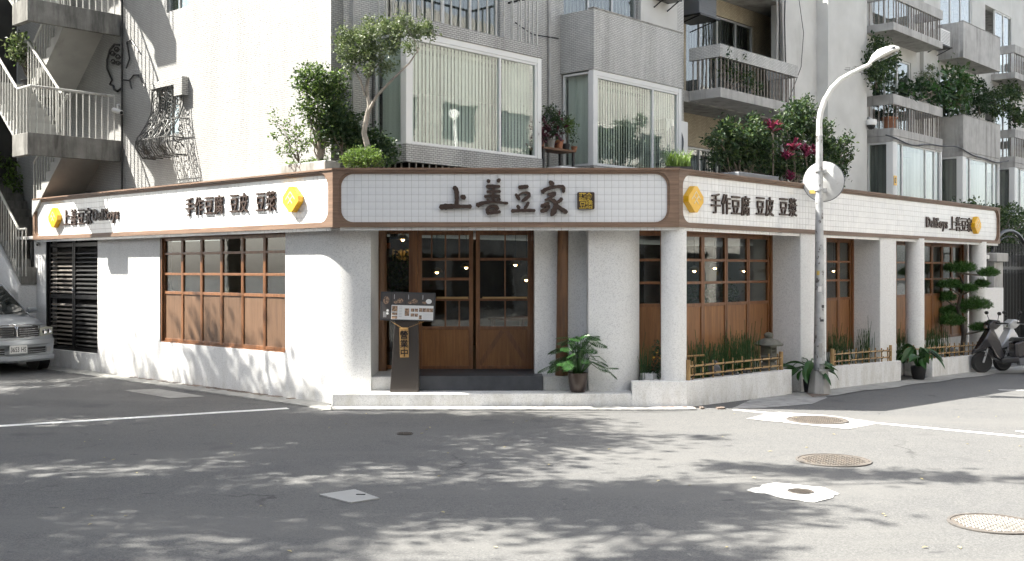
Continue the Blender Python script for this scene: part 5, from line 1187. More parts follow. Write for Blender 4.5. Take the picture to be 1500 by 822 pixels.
def cordyline(px, py, rpx, label, v=-3.3):
    c = CB(px, py, rpx, v); o = Vector(c[:3]); Mw = T3(o.x, o.y, 3.4); t = thing('cordyline', label, 'plant', Mw, 'magenta-leaved cordylines on the roof'); mb = MB(); h = o.z-3.4
    ob('stem', MB().tube([(0, 0, 0), (.02, 0, h*.5), (0, 0, h)], .018, 6), M['bark'], Mw, t)
    for i in range(26):
        a = i*2.4; e = rnd.uniform(.15, 1.25); l_ = c[3]*rnd.uniform(.9, 1.5); d = Vector((math.cos(a)*math.cos(e), math.sin(a)*math.cos(e), math.sin(e)))
        p = Vector((0, 0, h-.1+.1*rnd.random())); mb.blade([p, p+d*l_*.4, p+d*l_*.8-Vector((0, 0, .04*l_)), p+d*l_-Vector((0, 0, .25*l_*math.cos(e)))], [.012, .03, .022, .002], Vector((0, 0, 1)), 0 if i % 3 else 1)
    ob('leaves', mb, [M['leaf_pink'], M['leaf_maroon']], Mw, t)
cordyline(1131, 186, 15, 'magenta cordyline standing highest, left of the street lamp'); cordyline(1162, 216, 17, 'magenta cordyline in the middle, left of the mirror'); cordyline(1178, 226, 15, 'magenta cordyline touching the mirror edge'); cordyline(1152, 228, 13, 'low magenta cordyline under the middle one'); cordyline(1194, 222, 13, 'magenta cordyline half hidden by the lamp pole'); cordyline(1160, 258, 12, 'lowest maroon cordyline just above the sign', -3.5)
PBX = FB @ T3(fx(FB, 1090, -3.6), -3.6, 3.37); pb = thing('planter_box', 'long grey planter box under the roof shrubs', 'planter box', PBX); ob('box', MB().box(-.5, .9, -.2, .5, 0, .34), M['panel_grey'], PBX, pb, bevel=.02)
ob('soil', MB().box(-.47, .87, -.17, .47, .3, .35), M['soil'], PBX, pb)
# f) balcony plants further right
def bplant(label, root, cls, n, L_, mats, v, name='balcony_plant', r0=.02):
    p = FB @ Vector((fx(FB, root[0], v), v, 0)); z = 2-(root[1]-HOR)/F_*p.y
    return shrub(name, label, 'plant', (p.x, p.y, z), [CB(a, b, c, v) for a, b, c in cls], n, L_, L_*.5, mats, r0, 'plants on the far balconies')
bplant('leafy creeper hanging under the highest balcony behind the lamp head', (1283, 130), ((1283, 65, 8), (1296, 72, 9), (1278, 85, 9), (1290, 95, 10), (1302, 90, 8), (1280, 108, 9), (1293, 112, 9), (1310, 82, 6), (1285, 122, 6)), 1500, .13, ('leaf_b', 'leaf_a'), -.55)
bplant('pale wispy shrub on the barred balcony right of the lamp head', (1365, 150), ((1358, 100, 6), (1352, 112, 7), (1366, 112, 8), (1362, 126, 8), (1372, 130, 8)), 700, .08, ('leaf_grey',), -.5)
bplant('broad-leaved plants along the rail of the barred balcony', (1345, 150), ((1338, 130, 7), (1348, 134, 8), (1325, 132, 6), (1375, 140, 9), (1385, 132, 8), (1388, 148, 7)), 420, .22, ('leaf_gloss', 'leaf_b'), -.6)
bplant('arching palm over the left end of the solid balcony', (1405, 160), ((1385, 112, 7), (1400, 108, 8), (1412, 115, 8), (1402, 125, 10), (1415, 135, 9), (1398, 142, 10), (1408, 155, 8)), 700, .2, ('leaf_a', 'leaf_gloss'), -.7)
bplant('dark upright shrub in the middle of the solid balcony', (1435, 168), ((1433, 125, 8), (1438, 138, 9), (1430, 148, 9), (1443, 150, 9), (1436, 160, 9)), 1400, .1, ('leaf_b',), -.6)
bplant('green bush at the right end of the solid balcony', (1458, 172), ((1455, 140, 7), (1462, 150, 9), (1468, 135, 8), (1472, 160, 9), (1456, 162, 8), (1480, 140, 7)), 1200, .12, ('leaf_a', 'leaf_b'), -.5)
bplant('climbing plant beyond the solid balcony at the frame edge', (1485, 180), ((1478, 130, 8), (1486, 138, 8), (1492, 165, 7), (1484, 172, 8), (1496, 175, 8)), 900, .14, ('leaf_a', 'leaf_b'), -.5)
p = FB @ Vector((20.15, -.4, 6.06)); t = thing('terracotta_pot', 'ochre flower pot standing behind the bars of the balcony right of the lamp', 'flower pot', T3(*p)); ob('pot', MB().lathe([(.15, 0), (.2, .34), (.23, .34), (.23, .4), (.19, .4), (.18, .36)], 18), M['terracotta'], T3(*p), t); ob('foliage', leaves(MB(), [(0, 0, .55, .2)], 120, .12, .05), M['leaf_b'], T3(*p), t)
bplant('straggly weeds growing through the bars of the third-floor balcony', (1062, 135), ((1058, 75, 5), (1060, 84, 4), (1083, 86, 5), (1100, 92, 4), (1065, 105, 7), (1080, 112, 8), (1095, 118, 7), (1110, 128, 6)), 700, .09, ('leaf_b', 'leaf_a'), -.72)
# g) left stair plants, h) hedge
shrub('stair_plant', 'leafy potted plant on the upper stairs at the left edge', 'plant', at(45, 118, 22.6), [cpx(*c) for c in ((22, 62, 22.6, 6), (34, 58, 22.6, 6), (18, 75, 22.6, 6), (30, 74, 22.6, 7), (40, 70, 22.6, 6), (36, 86, 22.6, 5), (26, 85, 22.6, 4))], 420, .1, .05, ('leaf_grey', 'leaf_a'), .02, pot=(.2, .3, 'pot_black'))
shrub('stair_plant', 'green shrub by the lower stairs at the left edge', 'plant', at(12, 330, 24.6), [cpx(*c) for c in ((4, 240, 24.6, 8), (14, 248, 24.6, 7), (8, 262, 24.6, 10), (20, 270, 24.6, 8), (5, 282, 24.6, 9), (22, 288, 24.6, 7), (12, 300, 24.6, 8))], 900, .13, .05, ('leaf_a', 'leaf_c'), .03)
HM_ = FB @ T3(22, -3.6, 1.9)
shrub('hedge', 'dark clipped hedge over the gate wall at the right edge', 'hedge', FB @ Vector((19.6, -3.3, 1.8)), [tuple(FB @ Vector((18.2+i*.45+rnd.uniform(-.1, .1), -3.1+rnd.uniform(-.2, .2), zz+rnd.uniform(-.1, .1))))+(.36,) for i in range(13) for zz in (2.75, 3.15, 3.5)], 9000, .08, .05, ('leaf_b', 'leaf_a'), .03)

# ---- big-leaved pot plants at street level
def lobed_leaf():
    mb = MB(); n = 8
    for i in range(n):       # deeply cut leaf lying along +x, lobes in pairs
        t_ = i/(n-1); x = .04+t_*.26; l_ = (.17*math.sin(math.pi*(.28+.62*t_))) if t_ < 1 else .05
        for s in (-1, 1):
            a = R(78-52*t_)*s; d = Vector((math.cos(a), math.sin(a), -.12)); p = Vector((x, 0, -.02*t_)); pe = Vector((-d.y, d.x, 0))
            w_ = .011; mb.add([p-pe*w_*.6, p+pe*w_*.6, p+d*l_*.6+pe*w_*1.1, p+d*l_+Vector((.01, 0, -.02)), p+d*l_*.6-pe*w_*1.1], [(0, 1, 2, 3, 4)])
            for k in (.45, .75): q = p+d*l_*k; mb.add([q, q+pe*s*.002+d*.012, q+pe*s*(.045)+d*.03, q-d*.004+pe*s*.01], [(0, 1, 2, 3)])
    mb.add([(0, -.006, 0), (0, .006, 0), (.32, .003, -.03), (.32, -.003, -.03)], [(0, 1, 2, 3)])
    mb.add([(.27, -.02, -.02), (.27, .02, -.02), (.34, .018, -.03), (.40, 0, -.05), (.34, -.018, -.03)], [(0, 1, 2, 3, 4)])
    return mb.mesh('leaf', M['leaf_gloss'])
def leaf_plant(px, py, Y, zb_, label, pot, lf, nl, spread, hmin, hmax, scl, group, name='potted_plant', stem=.007, seed=1):
    rl_ = random.Random(seed); x = (px-750)/F_*Y; Mw = T3(x, Y, zb_); t = thing(name, label, 'potted plant', Mw, group); pr, ph, pm = pot
    ob('pot', MB().lathe([(pr*.7, 0), (pr*.82, .03), (pr, ph*.8), (pr*1.03, ph), (pr*.92, ph), (pr*.9, ph-.04), (.001, ph-.04)], 24), M[pm], Mw, t)
    for i in range(nl):
        a = i*2.399+rl_.uniform(-.3, .3); h = rl_.uniform(hmin, hmax); rr_ = spread*(1-.55*(h-hmin)/(hmax-hmin))*rl_.uniform(.55, 1.05)
        e = Vector((math.cos(a)*rr_, math.sin(a)*rr_, h)); b = Vector((math.cos(a)*.03, math.sin(a)*.03, ph-.03)); m_ = b.lerp(e, .5)+Vector((0, 0, .14))
        pet = ob('leaf_stalk', MB().tube([b, m_, e], stem, 5), M['leaf_gloss'], Mw, t)
        el = rl_.uniform(-.5, .25); s = scl*rl_.uniform(.75, 1.15)
        ob('leaf', lf[i % len(lf)], None, Mw @ T3(*e) @ RZ(a+rl_.uniform(-.5, .5)) @ Matrix.Rotation(-el+.15, 4, 'Y') @ Matrix.Rotation(rl_.uniform(-.6, .6), 4, 'X') @ Matrix.Scale(s, 4), pet)
    return t
leaf_plant(846.5, 573, 15.80, .205, 'split-leaf philodendron in a glossy dark brown pot at the entrance', (.145, .28, 'pot_brown'), [lobed_leaf()], 60, .42, .34, .84, .58, None, stem=.006, seed=4)
def lance(L_=.42, W_=.075, wav=.0):
    mb = MB(); n = 8; pts = []; wd = []
    for i in range(n+1): t_ = i/n; pts.append(Vector((L_*t_, 0, .03*math.sin(t_*3)-.16*t_*t_*L_))); wd.append(W_*max(.02, math.sin(math.pi*min(1, .06+t_*.94))**.8))
    mb.blade(pts, wd, Vector((0, 0, 1))); return mb.mesh('leaf', M['leaf_gloss'])
lances = [lance(.45, .075), lance(.38, .085), lance(.5, .065)]
leaf_plant(1187, 572, 18.25, -.1, 'broad-leaved plant in a black pot squeezed behind the foot of the street lamp', (.12, .24, 'pot_black'), lances, 22, .30, .40, .62, .85, 'broad-leaved pot plants by the planters', stem=.01, seed=9)
leaf_plant(1345.5, 554, 21.6, gz(8.16, 21.6)+.01, 'broad-leaved plant in a black pot standing between two white planters', (.15, .27, 'pot_black'), lances, 20, .38, .38, .66, 1.0, 'broad-leaved pot plants by the planters', stem=.01, seed=12)

# ---- horsetails
def horsetail(label, fm, x0, x1, y0, y1, zb_, n, h0, h1):
    t = thing('horsetail_clump', label, 'horsetails', fm @ T3((x0+x1)/2, (y0+y1)/2, zb_), 'horsetails behind the bamboo fences'); mb = MB()
    for i in range(int(n*.75)):
        p = Vector((rnd.uniform(x0, x1), rnd.uniform(y0, y1), zb_)); h = .8*rnd.uniform(h0, h1)*(1 if rnd.random() > .08 else 1.35); d = Vector((rnd.gauss(0, .07), rnd.gauss(0, .06), 1))
        mb.tube([p, p+d*h*.5+rv(.006), p+d*h+rv(.02)], [.0048, .0045, .003], 4, cap=False)
    ob('stems', mb, M['horsetail'], fm, t, kind='stuff'); return t
def hx(a, b, y=.3): return fx(FR, a, y), fx(FR, b, y)
for a, b, y0, y1, z_, n, h0, h1, lb in ((1010, 1034, .15, .45, .33, 120, .45, .7, 'horsetails by the round column, left end of the first planter'), (1038, 1062, .25, .5, .33, 90, .35, .65, 'thinner horsetails in the middle of the first planter'), (1066, 1106, .18, .5, .31, 260, .45, .85, 'thickest horsetails just left of the stone lantern'),
                                        (1216, 1248, .2, .5, .2, 170, .45, .75, 'horsetails under the window right of the street lamp'), (1254, 1272, -.02+.12, .4, .18, 60, .6, .9, 'tall sparse horsetails against the square pillar'), (1276, 1293, .1, .4, .16, 90, .5, .68, 'dense short horsetails at the right end of the second planter'),
                                        (1316, 1334, .2, .5, .08, 110, .55, .9, 'horsetails between the square pillar and the round column'), (1362, 1388, .2, .5, .07, 140, .5, .85, 'horsetails under the window beside the pine')):
    x0, x1 = hx(a, b); horsetail(lb, FR, x0, x1, y0, y1, z_, n, h0, h1)
horsetail('horsetails in front of the narrow window left of the round column', I4, 1.93, 2.08, 16.1, 16.5, .32, 60, .35, .75)
shrub('garden_plant', 'dark low plant with yellow blooms by the narrow window', 'plant', (2.22, 16.25, .34), [(2.2, 16.25, .55, .12), (2.26, 16.3, .78, .1), (2.2, 16.2, .42, .1)], 320, .07, .03, ('leaf_b',), .01)
mb = MB()
for i in range(5): mb.lathe([(.001, 0), (.018, .01), (.001, .02)], 6, (2.17+rnd.uniform(-.05, .08), 16.12, .70+rnd.uniform(-.05, .08)))
t = ob('yellow_flowers', mb, M['yellow']); props(t, 'small yellow flowers by the narrow window', 'flowers')

# ---- bamboo fences
def fence(pa, pb, za, zb2, label, h=.27, post=(False, True)):
    x0, x1 = fx(FR, pa, .02), fx(FR, pb, .02); y = .02; n = max(3, int((x1-x0)/.285)); t = thing('bamboo_fence', label, 'bamboo fence', FR @ T3(x0, y, za), 'low bamboo fences on the planters')
    Z = lambda x: za+(zb2-za)*(x-x0)/(x1-x0)
    for hz in (.07, .20):
        for yy in (-.018, .018): ob('rail', MB().tube([(x0, y+yy, Z(x0)+hz), ((x0+x1)/2, y+yy, Z((x0+x1)/2)+hz+.004), (x1, y+yy, Z(x1)+hz)], .0135, 7), M['bamboo'], FR, t)
    for i in range(n+1):
        x = x0+(x1-x0)*(i+.4)/(n+.8); l_ = rnd.uniform(-.03, .03); s = ob('stake', MB().tube([(x-l_*.3, y, Z(x)-.04), (x+l_*.3, y, Z(x)+h+rnd.uniform(-.02, .02))], .0125, 7), M['bamboo'], FR, t)
        for hz in (.07, .20): ob('binding', MB().tube([(x-.03, y-.022, Z(x)+hz-.016), (x+.03, y-.022, Z(x)+hz+.016)], .012, 5), M['binding'], FR, s)
    for k, f in enumerate(post):
        if f: x = x1+.0 if k else x0; ob('post', MB().tube([(x, y, Z(x)-.05), (x, y, Z(x)+h+.03)], .035, 10), M['bamboo'], FR, t)
    return t
fence(1008, 1144, .375, .34, 'bamboo lattice fence in front of the stone lantern', post=(True, True)); fence(1219, 1304, .283, .222, 'bamboo lattice fence right of the street lamp', post=(True, True)); fence(1327, 1434, .19, .075, 'bamboo lattice fence in front of the pine', post=(False, False))
# ---- stone lantern and rocks
lp_ = FR @ Vector((fx(FR, 1126, .28), .28, .275)); LN = thing('stone_lantern', 'mossy stone garden lantern with wide cap behind the first bamboo fence', 'stone lantern', T3(*lp_)); lM = T3(*lp_) @ RZ(TH)
def lnp(name, mb, **k): return ob(name, mb, M['stone'], lM, LN, **k)
lnp('foot', MB().loft([[(x*s, y*s, z) for x, y in ((-1, -1), (1, -1), (1, 1), (-1, 1))] for s, z in ((.15, 0), (.15, .06), (.105, .08), (.09, .17))], sm=False), bevel=.01)
lnp('platform', MB().loft([[(s*math.cos(R(30+60*i)), s*math.sin(R(30+60*i)), z) for i in range(6)] for s, z in ((.10, .17), (.17, .23), (.18, .27), (.15, .285))], sm=False), bevel=.008)
fbx = MB(); s = .098
wall_open(fbx, -s, s, -s, -s+.03, .285, .45, [(-.055, -.01, .32, .36), (.01, .055, .32, .36), (-.055, -.01, .375, .415), (.01, .055, .375, .415)]); fbx.box(-s, -s+.03, -s+.0301, s, .285, .45).box(s-.03, s, -s+.0301, s, .285, .45).box(-s+.0301, s-.0301, s-.03, s, .285, .45)
lnp('fire_box', fbx)
lnp('cap', MB().loft([[(s*math.cos(R(15*i)), s*math.sin(R(15*i)), z) for i in range(24)] for s, z in ((.12, .45), (.235, .452), (.245, .475), (.19, .52), (.11, .56), (.06, .575))]))
lnp('finial', MB().lathe([(.05, .573), (.075, .60), (.078, .635), (.05, .665), (.001, .675)], 18))
def rock(p, sx, sy, sz, label, seed):
    bm_ = MB(); rr2 = random.Random(seed); n, m_ = 12, 7; vs = []
    for i in range(m_+1):
        for j in range(n):
            th, ph = math.pi*i/m_, 2*math.pi*j/n; d = Vector((math.sin(th)*math.cos(ph), math.sin(th)*math.sin(ph), math.cos(th))); k = 1+.35*noise.noise(d*1.7+Vector((seed, 0, 0)))+.12*noise.noise(d*5+Vector((seed, 0, 0)))
            vs.append((d.x*sx*k, d.y*sy*k, d.z*sz*k+sz*.5))
    bm_.add(vs, [(i*n+j, (i+1)*n+j, (i+1)*n+(j+1) % n, i*n+(j+1) % n) for i in range(m_) for j in range(n)], 0, False)
    o = ob('garden_rock', bm_, M['rock'], T3(*p) @ RZ(seed)); return props(o, label, 'rock', 'rocks among the planter plants')
def rk(px, y, z): return FR @ Vector((fx(FR, px, y), y, z))
rock(rk(1046, .25, .32), .11, .1, .17, 'tall grey rock standing behind the first bamboo fence', 1); rock(rk(1072, .16, .31), .17, .08, .08, 'long low rock behind the first bamboo fence', 2); rock(rk(1092, .14, .31), .16, .08, .07, 'flat pale rock left of the stone lantern', 5); rock(rk(1395, .2, .07), .16, .12, .13, 'rock at the foot of the pine', 7); rock((2.33, 16.05, .34), .07, .07, .09, 'small white stone beside the round column', 9)
# bamboo water spout
ws = FR @ Vector((fx(FR, 1018, .25), .25, .32)); t = thing('bamboo_spout', 'little bamboo water spout among the first horsetails', 'bamboo spout', T3(*ws)); ob('post', MB().tube([(0, 0, 0), (0, 0, .38)], .022, 8), M['bamboo'], T3(*ws), t); ob('crossbar', MB().tube([(-.14, 0, .36), (.14, -.02, .38)], .016, 8), M['bamboo'], T3(*ws), t)

# ---- cloud-pruned pine
pt = FR @ Vector((fx(FR, 1409, .22), .22, .05)); PY = pt.y; PT = thing('cloud_pruned_pine', 'small pine trained into flat green clouds in front of the last window', 'pine tree', T3(*pt))
Q_ = lambda px, py, dy=0: Vector(at(px, py, PY+dy))-pt
tk = [Q_(1409, 520), Q_(1412, 490), Q_(1408, 468), Q_(1403, 450), Q_(1407, 432), Q_(1412, 418), Q_(1404, 400)]
ob('trunk', MB().tube(tk, [.06, .052, .046, .04, .034, .028, .016], 9), M['bark_dark'], T3(*pt), PT)
for px, py, rx, rz_ in ((1406, 395, 22, 9), (1448, 401, 13, 7), (1392, 419, 17, 7), (1438, 417, 9, 6), (1386, 437, 13, 8), (1420, 424, 10, 6), (1428, 449, 22, 11), (1402, 455, 14, 8), (1394, 472, 17, 10), (1438, 482, 15, 7), (1384, 458, 9, 6)):
    dy = rnd.uniform(-.25, .15); c = Q_(px, py, dy); near = min(tk, key=lambda q: abs(q.z-c.z+.1))
    br = ob('branch', MB().tube([near, near.lerp(c, .5)+Vector((0, 0, -.03)), c+Vector((0, 0, -.05))], [.025, .02, .01], 6), M['bark'], T3(*pt), PT)
    mb = MB(); RX, RZ_ = 1.3*rx/F_*PY, 1.2*rz_/F_*PY
    for i in range(int(1500*RX)+160):
        a = rnd.uniform(0, 6.28); r_ = math.sqrt(rnd.random())*(.75+.4*noise.noise(Vector((math.cos(a)*2+px, math.sin(a)*2, py)))); q = Vector((math.cos(a)*r_*RX, math.sin(a)*r_*RX*.8, RZ_*(1-r_*r_)*rnd.uniform(-.5, 1)+.02*noise.noise(Vector((a*2, r_*3, px)))))
        for k in range(3): d = (Vector((q.x, q.y, RX*.9))+rv(.18*1)).normalized(); mb.leaf(c+q+rv(.012), d, rv().normalized(), rnd.uniform(.05, .085), .012, 0, .1, 0)
    ob('needle_cloud', mb, M['pine'], T3(*pt), br)
shrub('indoor_plant', 'dark leafy plant inside behind the entrance sidelight', 'indoor plant', at(588, 470, 17.7), [cpx(*c) for c in ((575, 395, 17.7, 9), (588, 385, 17.8, 10), (598, 400, 17.8, 9), (582, 412, 17.7, 12), (596, 420, 17.7, 10), (588, 440, 17.7, 9))], 900, .09, .035, ('leaf_b', 'leaf_a'), .012, 'plants inside the restaurant', pot=(.16, .3, 'pot_black'))
# interior greenery behind first right window
for (px, lb, n) in ((1020, 'green pot plant inside, behind the leftmost window leaf', 500), (1058, 'green pot plant inside, behind the middle window leaves', 500)):
    p = FR @ Vector((fx(FR, px, 1.1), 1.1, 1.2)); shrub('indoor_plant', lb, 'indoor plant', p, [(p.x+dx, p.y, 2-(y_-HOR)/F_*p.y, .14) for dx, y_ in ((-.15, 438), (0, 432), (.15, 440), (.05, 424))], n, .08, .035, ('leaf_gloss', 'leaf_a'), .01, 'plants inside the restaurant', pot=(.14, .3, 'terracotta'))

# ================================================================ AIR CONDITIONERS, CAMERAS
def ac_unit(Fm, x, y, z, w_, h_, d_, label, split=True, mat='print_white', bracket=True):
    Mw = Fm @ T3(x, y, z); t = thing('air_conditioner', label, 'air conditioner', Mw, 'air conditioners on the balconies')
    ob('case', MB().box(-w_/2, w_/2, -d_, 0, 0, h_), M[mat], Mw, t, bevel=.015)
    if split:
        ob('fan_grille', MB().lathe([(h_*.36, 0), (h_*.36, .015), (h_*.33, .015), (h_*.33, .004), (.001, .004)], 24), M['panel_grey'], Mw @ T3(-w_*.12, -d_, h_*.5) @ Matrix.Rotation(R(90), 4, 'X'), t)
        mb = MB()
        for i in range(7): mb.box(-w_/2-.004, -w_/2+.001, -d_+.03, -.03, h_*(.2+.09*i), h_*(.2+.09*i)+.012)
        ob('side_vents', mb, M['panel_grey'], Mw, t)
    else:
        mb = MB()
        for i in range(9): mb.box(-w_/2+.03, w_/2-.03, -d_-.004, -d_+.001, h_*(.12+.09*i), h_*(.12+.09*i)+.012)
        ob('vent_slats', mb, M['panel_grey'], Mw, t)
    if bracket: ob('bracket', MB().box(-w_/2-.05, w_/2+.05, -d_-.06, .0, -.05, -.005).tube([(-w_/2, -d_, -.05), (-w_/2, 0, -.22)], .015, 5).tube([(w_/2, -d_, -.05), (w_/2, 0, -.22)], .015, 5), M['iron'], Mw, t)
    return t
ac_unit(FB, 9.12, -.02, 4.30, .85, .95, .36, 'white split unit with round fan beside the second glazed balcony')
ac_unit(FB, fx(FB, 1016, .5), .85, 7.95, .75, .62, .75, 'grey window unit on a black shelf above the deep balcony', False, 'panel_grey')
ac_unit(FB, 24.1, -.1, 9.15, .75, .5, .45, 'window unit high between the far balconies', False, 'print_white')
ac_unit(FB, 8.95, -.065, 7.9, .5, .4, .3, 'small unit above the solid balcony near the frame top', True, 'print_white')
def cctv(p, label, dome=True, d=Vector((0, -1, 0)), s=1.0):
    t = thing('security_camera', label, 'security camera', T3(*p), 'white security cameras'); Mw = T3(*p)
    if dome:
        ob('mount', MB().lathe([(.05*s, .06*s), (.09*s, .05*s), (.095*s, -.0), (.085*s, -.04*s)], 18), M['white_pl'], Mw, t); ob('dome', MB().lathe([(.001, -.115*s), (.045*s, -.10*s), (.07*s, -.06*s), (.075*s, -.035*s)][::-1], 16), M['black'], Mw, t)
        ob('arm', MB().tube([(0, 0, .055*s), (0, .12*s, .1*s), (0, .3*s, .1*s)], .022*s, 8), M['white_pl'], Mw, t)
    else:
        ob('body', MB().tube([Vector((0, 0, 0))-d*.09*s, d*.09*s], .035*s, 12), M['white_pl'], Mw, t); ob('lens', MB().tube([d*.088*s, d*.098*s], .025*s, 12), M['black'], Mw, t); ob('arm', MB().tube([(0, 0, .02), (0, .0, .09*s), (0, .12, .1*s)], .014*s, 6), M['white_pl'], Mw, t)
cctv(FB @ Vector((fx(FB, 1276, -.45), -.45, fz(FB, 1276, 180, -.45))), 'white dome security camera among black cables under the barred balcony', True, s=1.7)
cctv(at(54, 357, 22.6), 'small white security camera under the left end of the left sign board', False, Vector((.5, -.8, -.3)).normalized(), 1.0)
cctv(at(1443, 377, 25.2), 'white dome security camera under the right end of the right sign board', True, s=1.0)
cctv(at(172, 163, 21.3), 'white security camera on the stair landing corner', False, Vector((.8, -.5, -.3)).normalized(), 1.4)
# cable bundle at the right of the big pier
for i in range(7):
    x = p1+.06+.05*i; pts = [(x+.04*math.sin(z*1.3+i)+.02*math.sin(z*3.1+i*2), -.05-.01*i, z) for z in [3.0+k*.7 for k in range(14)]]
    ap('cable', MB().tube(pts, .012+.004*(i % 3), 5), 'black' if i % 3 else 'concrete_pale')
pts = [(p1+.1+(29-p1)*k/24, BY-.03, 5.78+.03*math.sin(k*1.1)-.1*math.sin(k*.4)) for k in range(25)]; ap('cable', MB().tube(pts, .02, 5), 'black')
o = ob('warning_plate', MB().box(-.1, .1, -.006, 0, -.14, .14), M['yellow'], FB @ T3(19.56, BY+.01, 4.55)); props(o, 'small yellow notice plate on the white window post behind the mirror', 'notice')
ob('symbol', MB().box(-.05, .05, -.009, -.0065, .04, .08).box(-.05, -.02, -.009, -.0065, -.07, .04).box(-.02, .05, -.009, -.0065, -.07, -.03).box(-.0, .05, -.009, -.0065, -.0, .02), M['black'], FB @ T3(19.56, BY+.01, 4.55), o)

# ================================================================ SILVER CAR
CM = FB @ T3(-1.80, 7.35, 0); CAR = thing('parked_car', 'silver people carrier parked nose-out against the left wall, cut by the frame', 'car', CM)
def csec(y, w_, top, bot=.22, sh=.0):
    P = [(-w_*.55, bot), (w_*.55, bot), (w_*.93, bot+.04), (w_*.985, bot+.16), (w_, .52), (w_*.985, (top+.52)/2+.02), (w_*.95, top-.10), (w_*.84, top-.025), (w_*.5, top+.012), (w_*.2, top+.03)]
    P += [(-a, b) for a, b in P[:1:-1]]
    return [(a, y+sh*(a/w_)**2*(1 if y < 1 else 0), b) for a, b in P]
S_ = [csec(.02, .72, .50, .30, .20), csec(-.0, .82, .62, .24, .22), csec(.04, .845, .76, .22, .22), csec(.12, .85, .87, .22, .2), csec(.25, .86, .93, .22, .14), csec(.5, .87, .985, .22, .06), csec(.8, .875, 1.04, .22), csec(1.15, .88, 1.10, .22), csec(1.6, .88, 1.08, .22), csec(2.6, .88, 1.08, .22), csec(3.8, .88, 1.08, .22), csec(4.4, .87, 1.02, .24), csec(4.62, .80, .8, .3)]
body = ob('body', MB().loft(S_), M['car'], CM, CAR)
def yf(z, x): t_ = (z-1.06)/(1.70-1.06); return .98+t_*.98+.16*(x/.75)**2
def wz_(z): t_ = (z-1.06)/(1.70-1.06); return .80-.19*t_-.03*t_*t_
def hsec(z, k=1.0):
    w_ = wz_(z)*k; P = []
    for i in range(9): x = -w_+2*w_*i/8; P.append((x, yf(z, x)+(.05 if i in (0, 8) else 0)+(1-k)*1.5, z))
    ye = 4.5-.35*(z-1.06)-(1-k)*1.2
    P += [(w_, ye-.1, z), (w_*.9, ye, z), (-w_*.9, ye, z), (-w_, ye-.1, z)]
    return P
ob('cabin', MB().loft([hsec(1.02), hsec(1.2), hsec(1.4), hsec(1.6), hsec(1.68), [(a, b, 1.745) for a, b, c in hsec(1.70, .93)], [(a, b, 1.775) for a, b, c in hsec(1.70, .8)]]), M['car'], CM, CAR)
mb = MB(); zs_ = [1.09, 1.25, 1.42, 1.58, 1.66]; vs = []
for z in zs_:
    for i in range(9): x = -(wz_(z)-.055)+2*(wz_(z)-.055)*i/8; vs.append((x, yf(z, x)-.012, z))
mb.add(vs, [(j*9+i, j*9+i+1, (j+1)*9+i+1, (j+1)*9+i) for j in range(4) for i in range(8)], 0, True); ws_ = ob('windscreen', mb, plain('windscreen_glass', (.02, .025, .025), .04, coat=.5), CM, CAR)
for (a, b) in ((-.5, .05), (.08, .62)): ob('wiper', MB().tube([(a, yf(1.08, a)-.03, 1.10), (b, yf(1.16, b)-.03, 1.15)], .009, 5), M['black'], CM, CAR)
for s in (-1, 1):
    sd_ = MB()
    for (ya, yb) in ((1.75, 2.75), (2.83, 3.7), (3.78, 4.25)):
        sd_.add([(s*(wz_(1.12)+.004), ya, 1.12), (s*(wz_(1.12)+.004), yb, 1.12), (s*(wz_(1.6)+.006), yb-.05, 1.6), (s*(wz_(1.6)+.006), ya+.35*(ya < 2), 1.6)], [(0, 1, 2, 3)])
    ob('side_window', sd_, M['dglass'], CM, CAR)
    ob('wing_mirror', MB().loft([[(s*(.86+a), 1.5+.07*math.cos(q)+.03*(a > .1), 1.16+.06*math.sin(q)) for q in [6.28*k/10 for k in range(10)]] for a in (0, .06, .16, .19)]), M['car'], CM, CAR)
    # headlight: lens over a bright bowl, wrapping round the corner
    hl_ = MB(); P = []
    for (x, z) in ((.50, .70), (.80, .735), (.80, .865), (.66, .885), (.48, .86)): P.append((x, z))
    yy = lambda x: -.015+.235*(x/.83)**2+.075
    hl_.add([(s*x, yy(x)-.065, z) for x, z in P]+[(s*x, yy(x)+.12, z) for x, z in P], [tuple(range(5)), tuple(range(9, 4, -1))]+[(i, (i+1) % 5, 5+(i+1) % 5, 5+i) for i in range(5)])
    h_ = ob('headlight', hl_, plain('headlight_lens', (.5, .5, .42), .08, coat=1), CM, CAR)
    for (x, z, r) in ((.59, .79, .05), (.71, .80, .045)): ob('bulb_bowl', MB().lathe([(r, 0), (r*.95, .015), (r*.5, .006), (.001, .0)], 16), M['chrome'], CM @ T3(s*x, yy(x)-.068, z) @ Matrix.Rotation(R(90), 4, 'X'), h_)
    # wheels
    for y in (.85, 3.65):
        wm = CM @ T3(s*.80, y, .31) @ Matrix.Rotation(R(90)*s, 4, 'Y')
        w_ = ob('wheel', MB().lathe([(.2, -.08), (.3, -.085), (.315, -.06), (.315, .05), (.30, .075), (.2, .08)], 28), M['rubber'], wm, CAR); ob('rim', MB().lathe([(.2, .07), (.19, .05), (.06, .045), (.05, .06), (.001, .06)], 20), M['steel'], wm, w_)
        ob('wheel_arch', MB().lathe([(.36, -.12), (.36, .089), (.33, .089), (.32, -.12)], 28), M['black'], wm, CAR)
yg = .0
gr = ob('grille', MB().add([(x, -.012+.27*(x/.83)**2*1.0+.035*(z-.73)/.15, z) for z in (.715, .90) for x in (-.47, -.3, -.1, .1, .3, .47)], [(i, i+1, 7+i, 6+i) for i in range(5)]), M['black'], CM, CAR)
gy = lambda x, z: -.03+.27*(x/.83)**2+.035*(z-.73)/.15
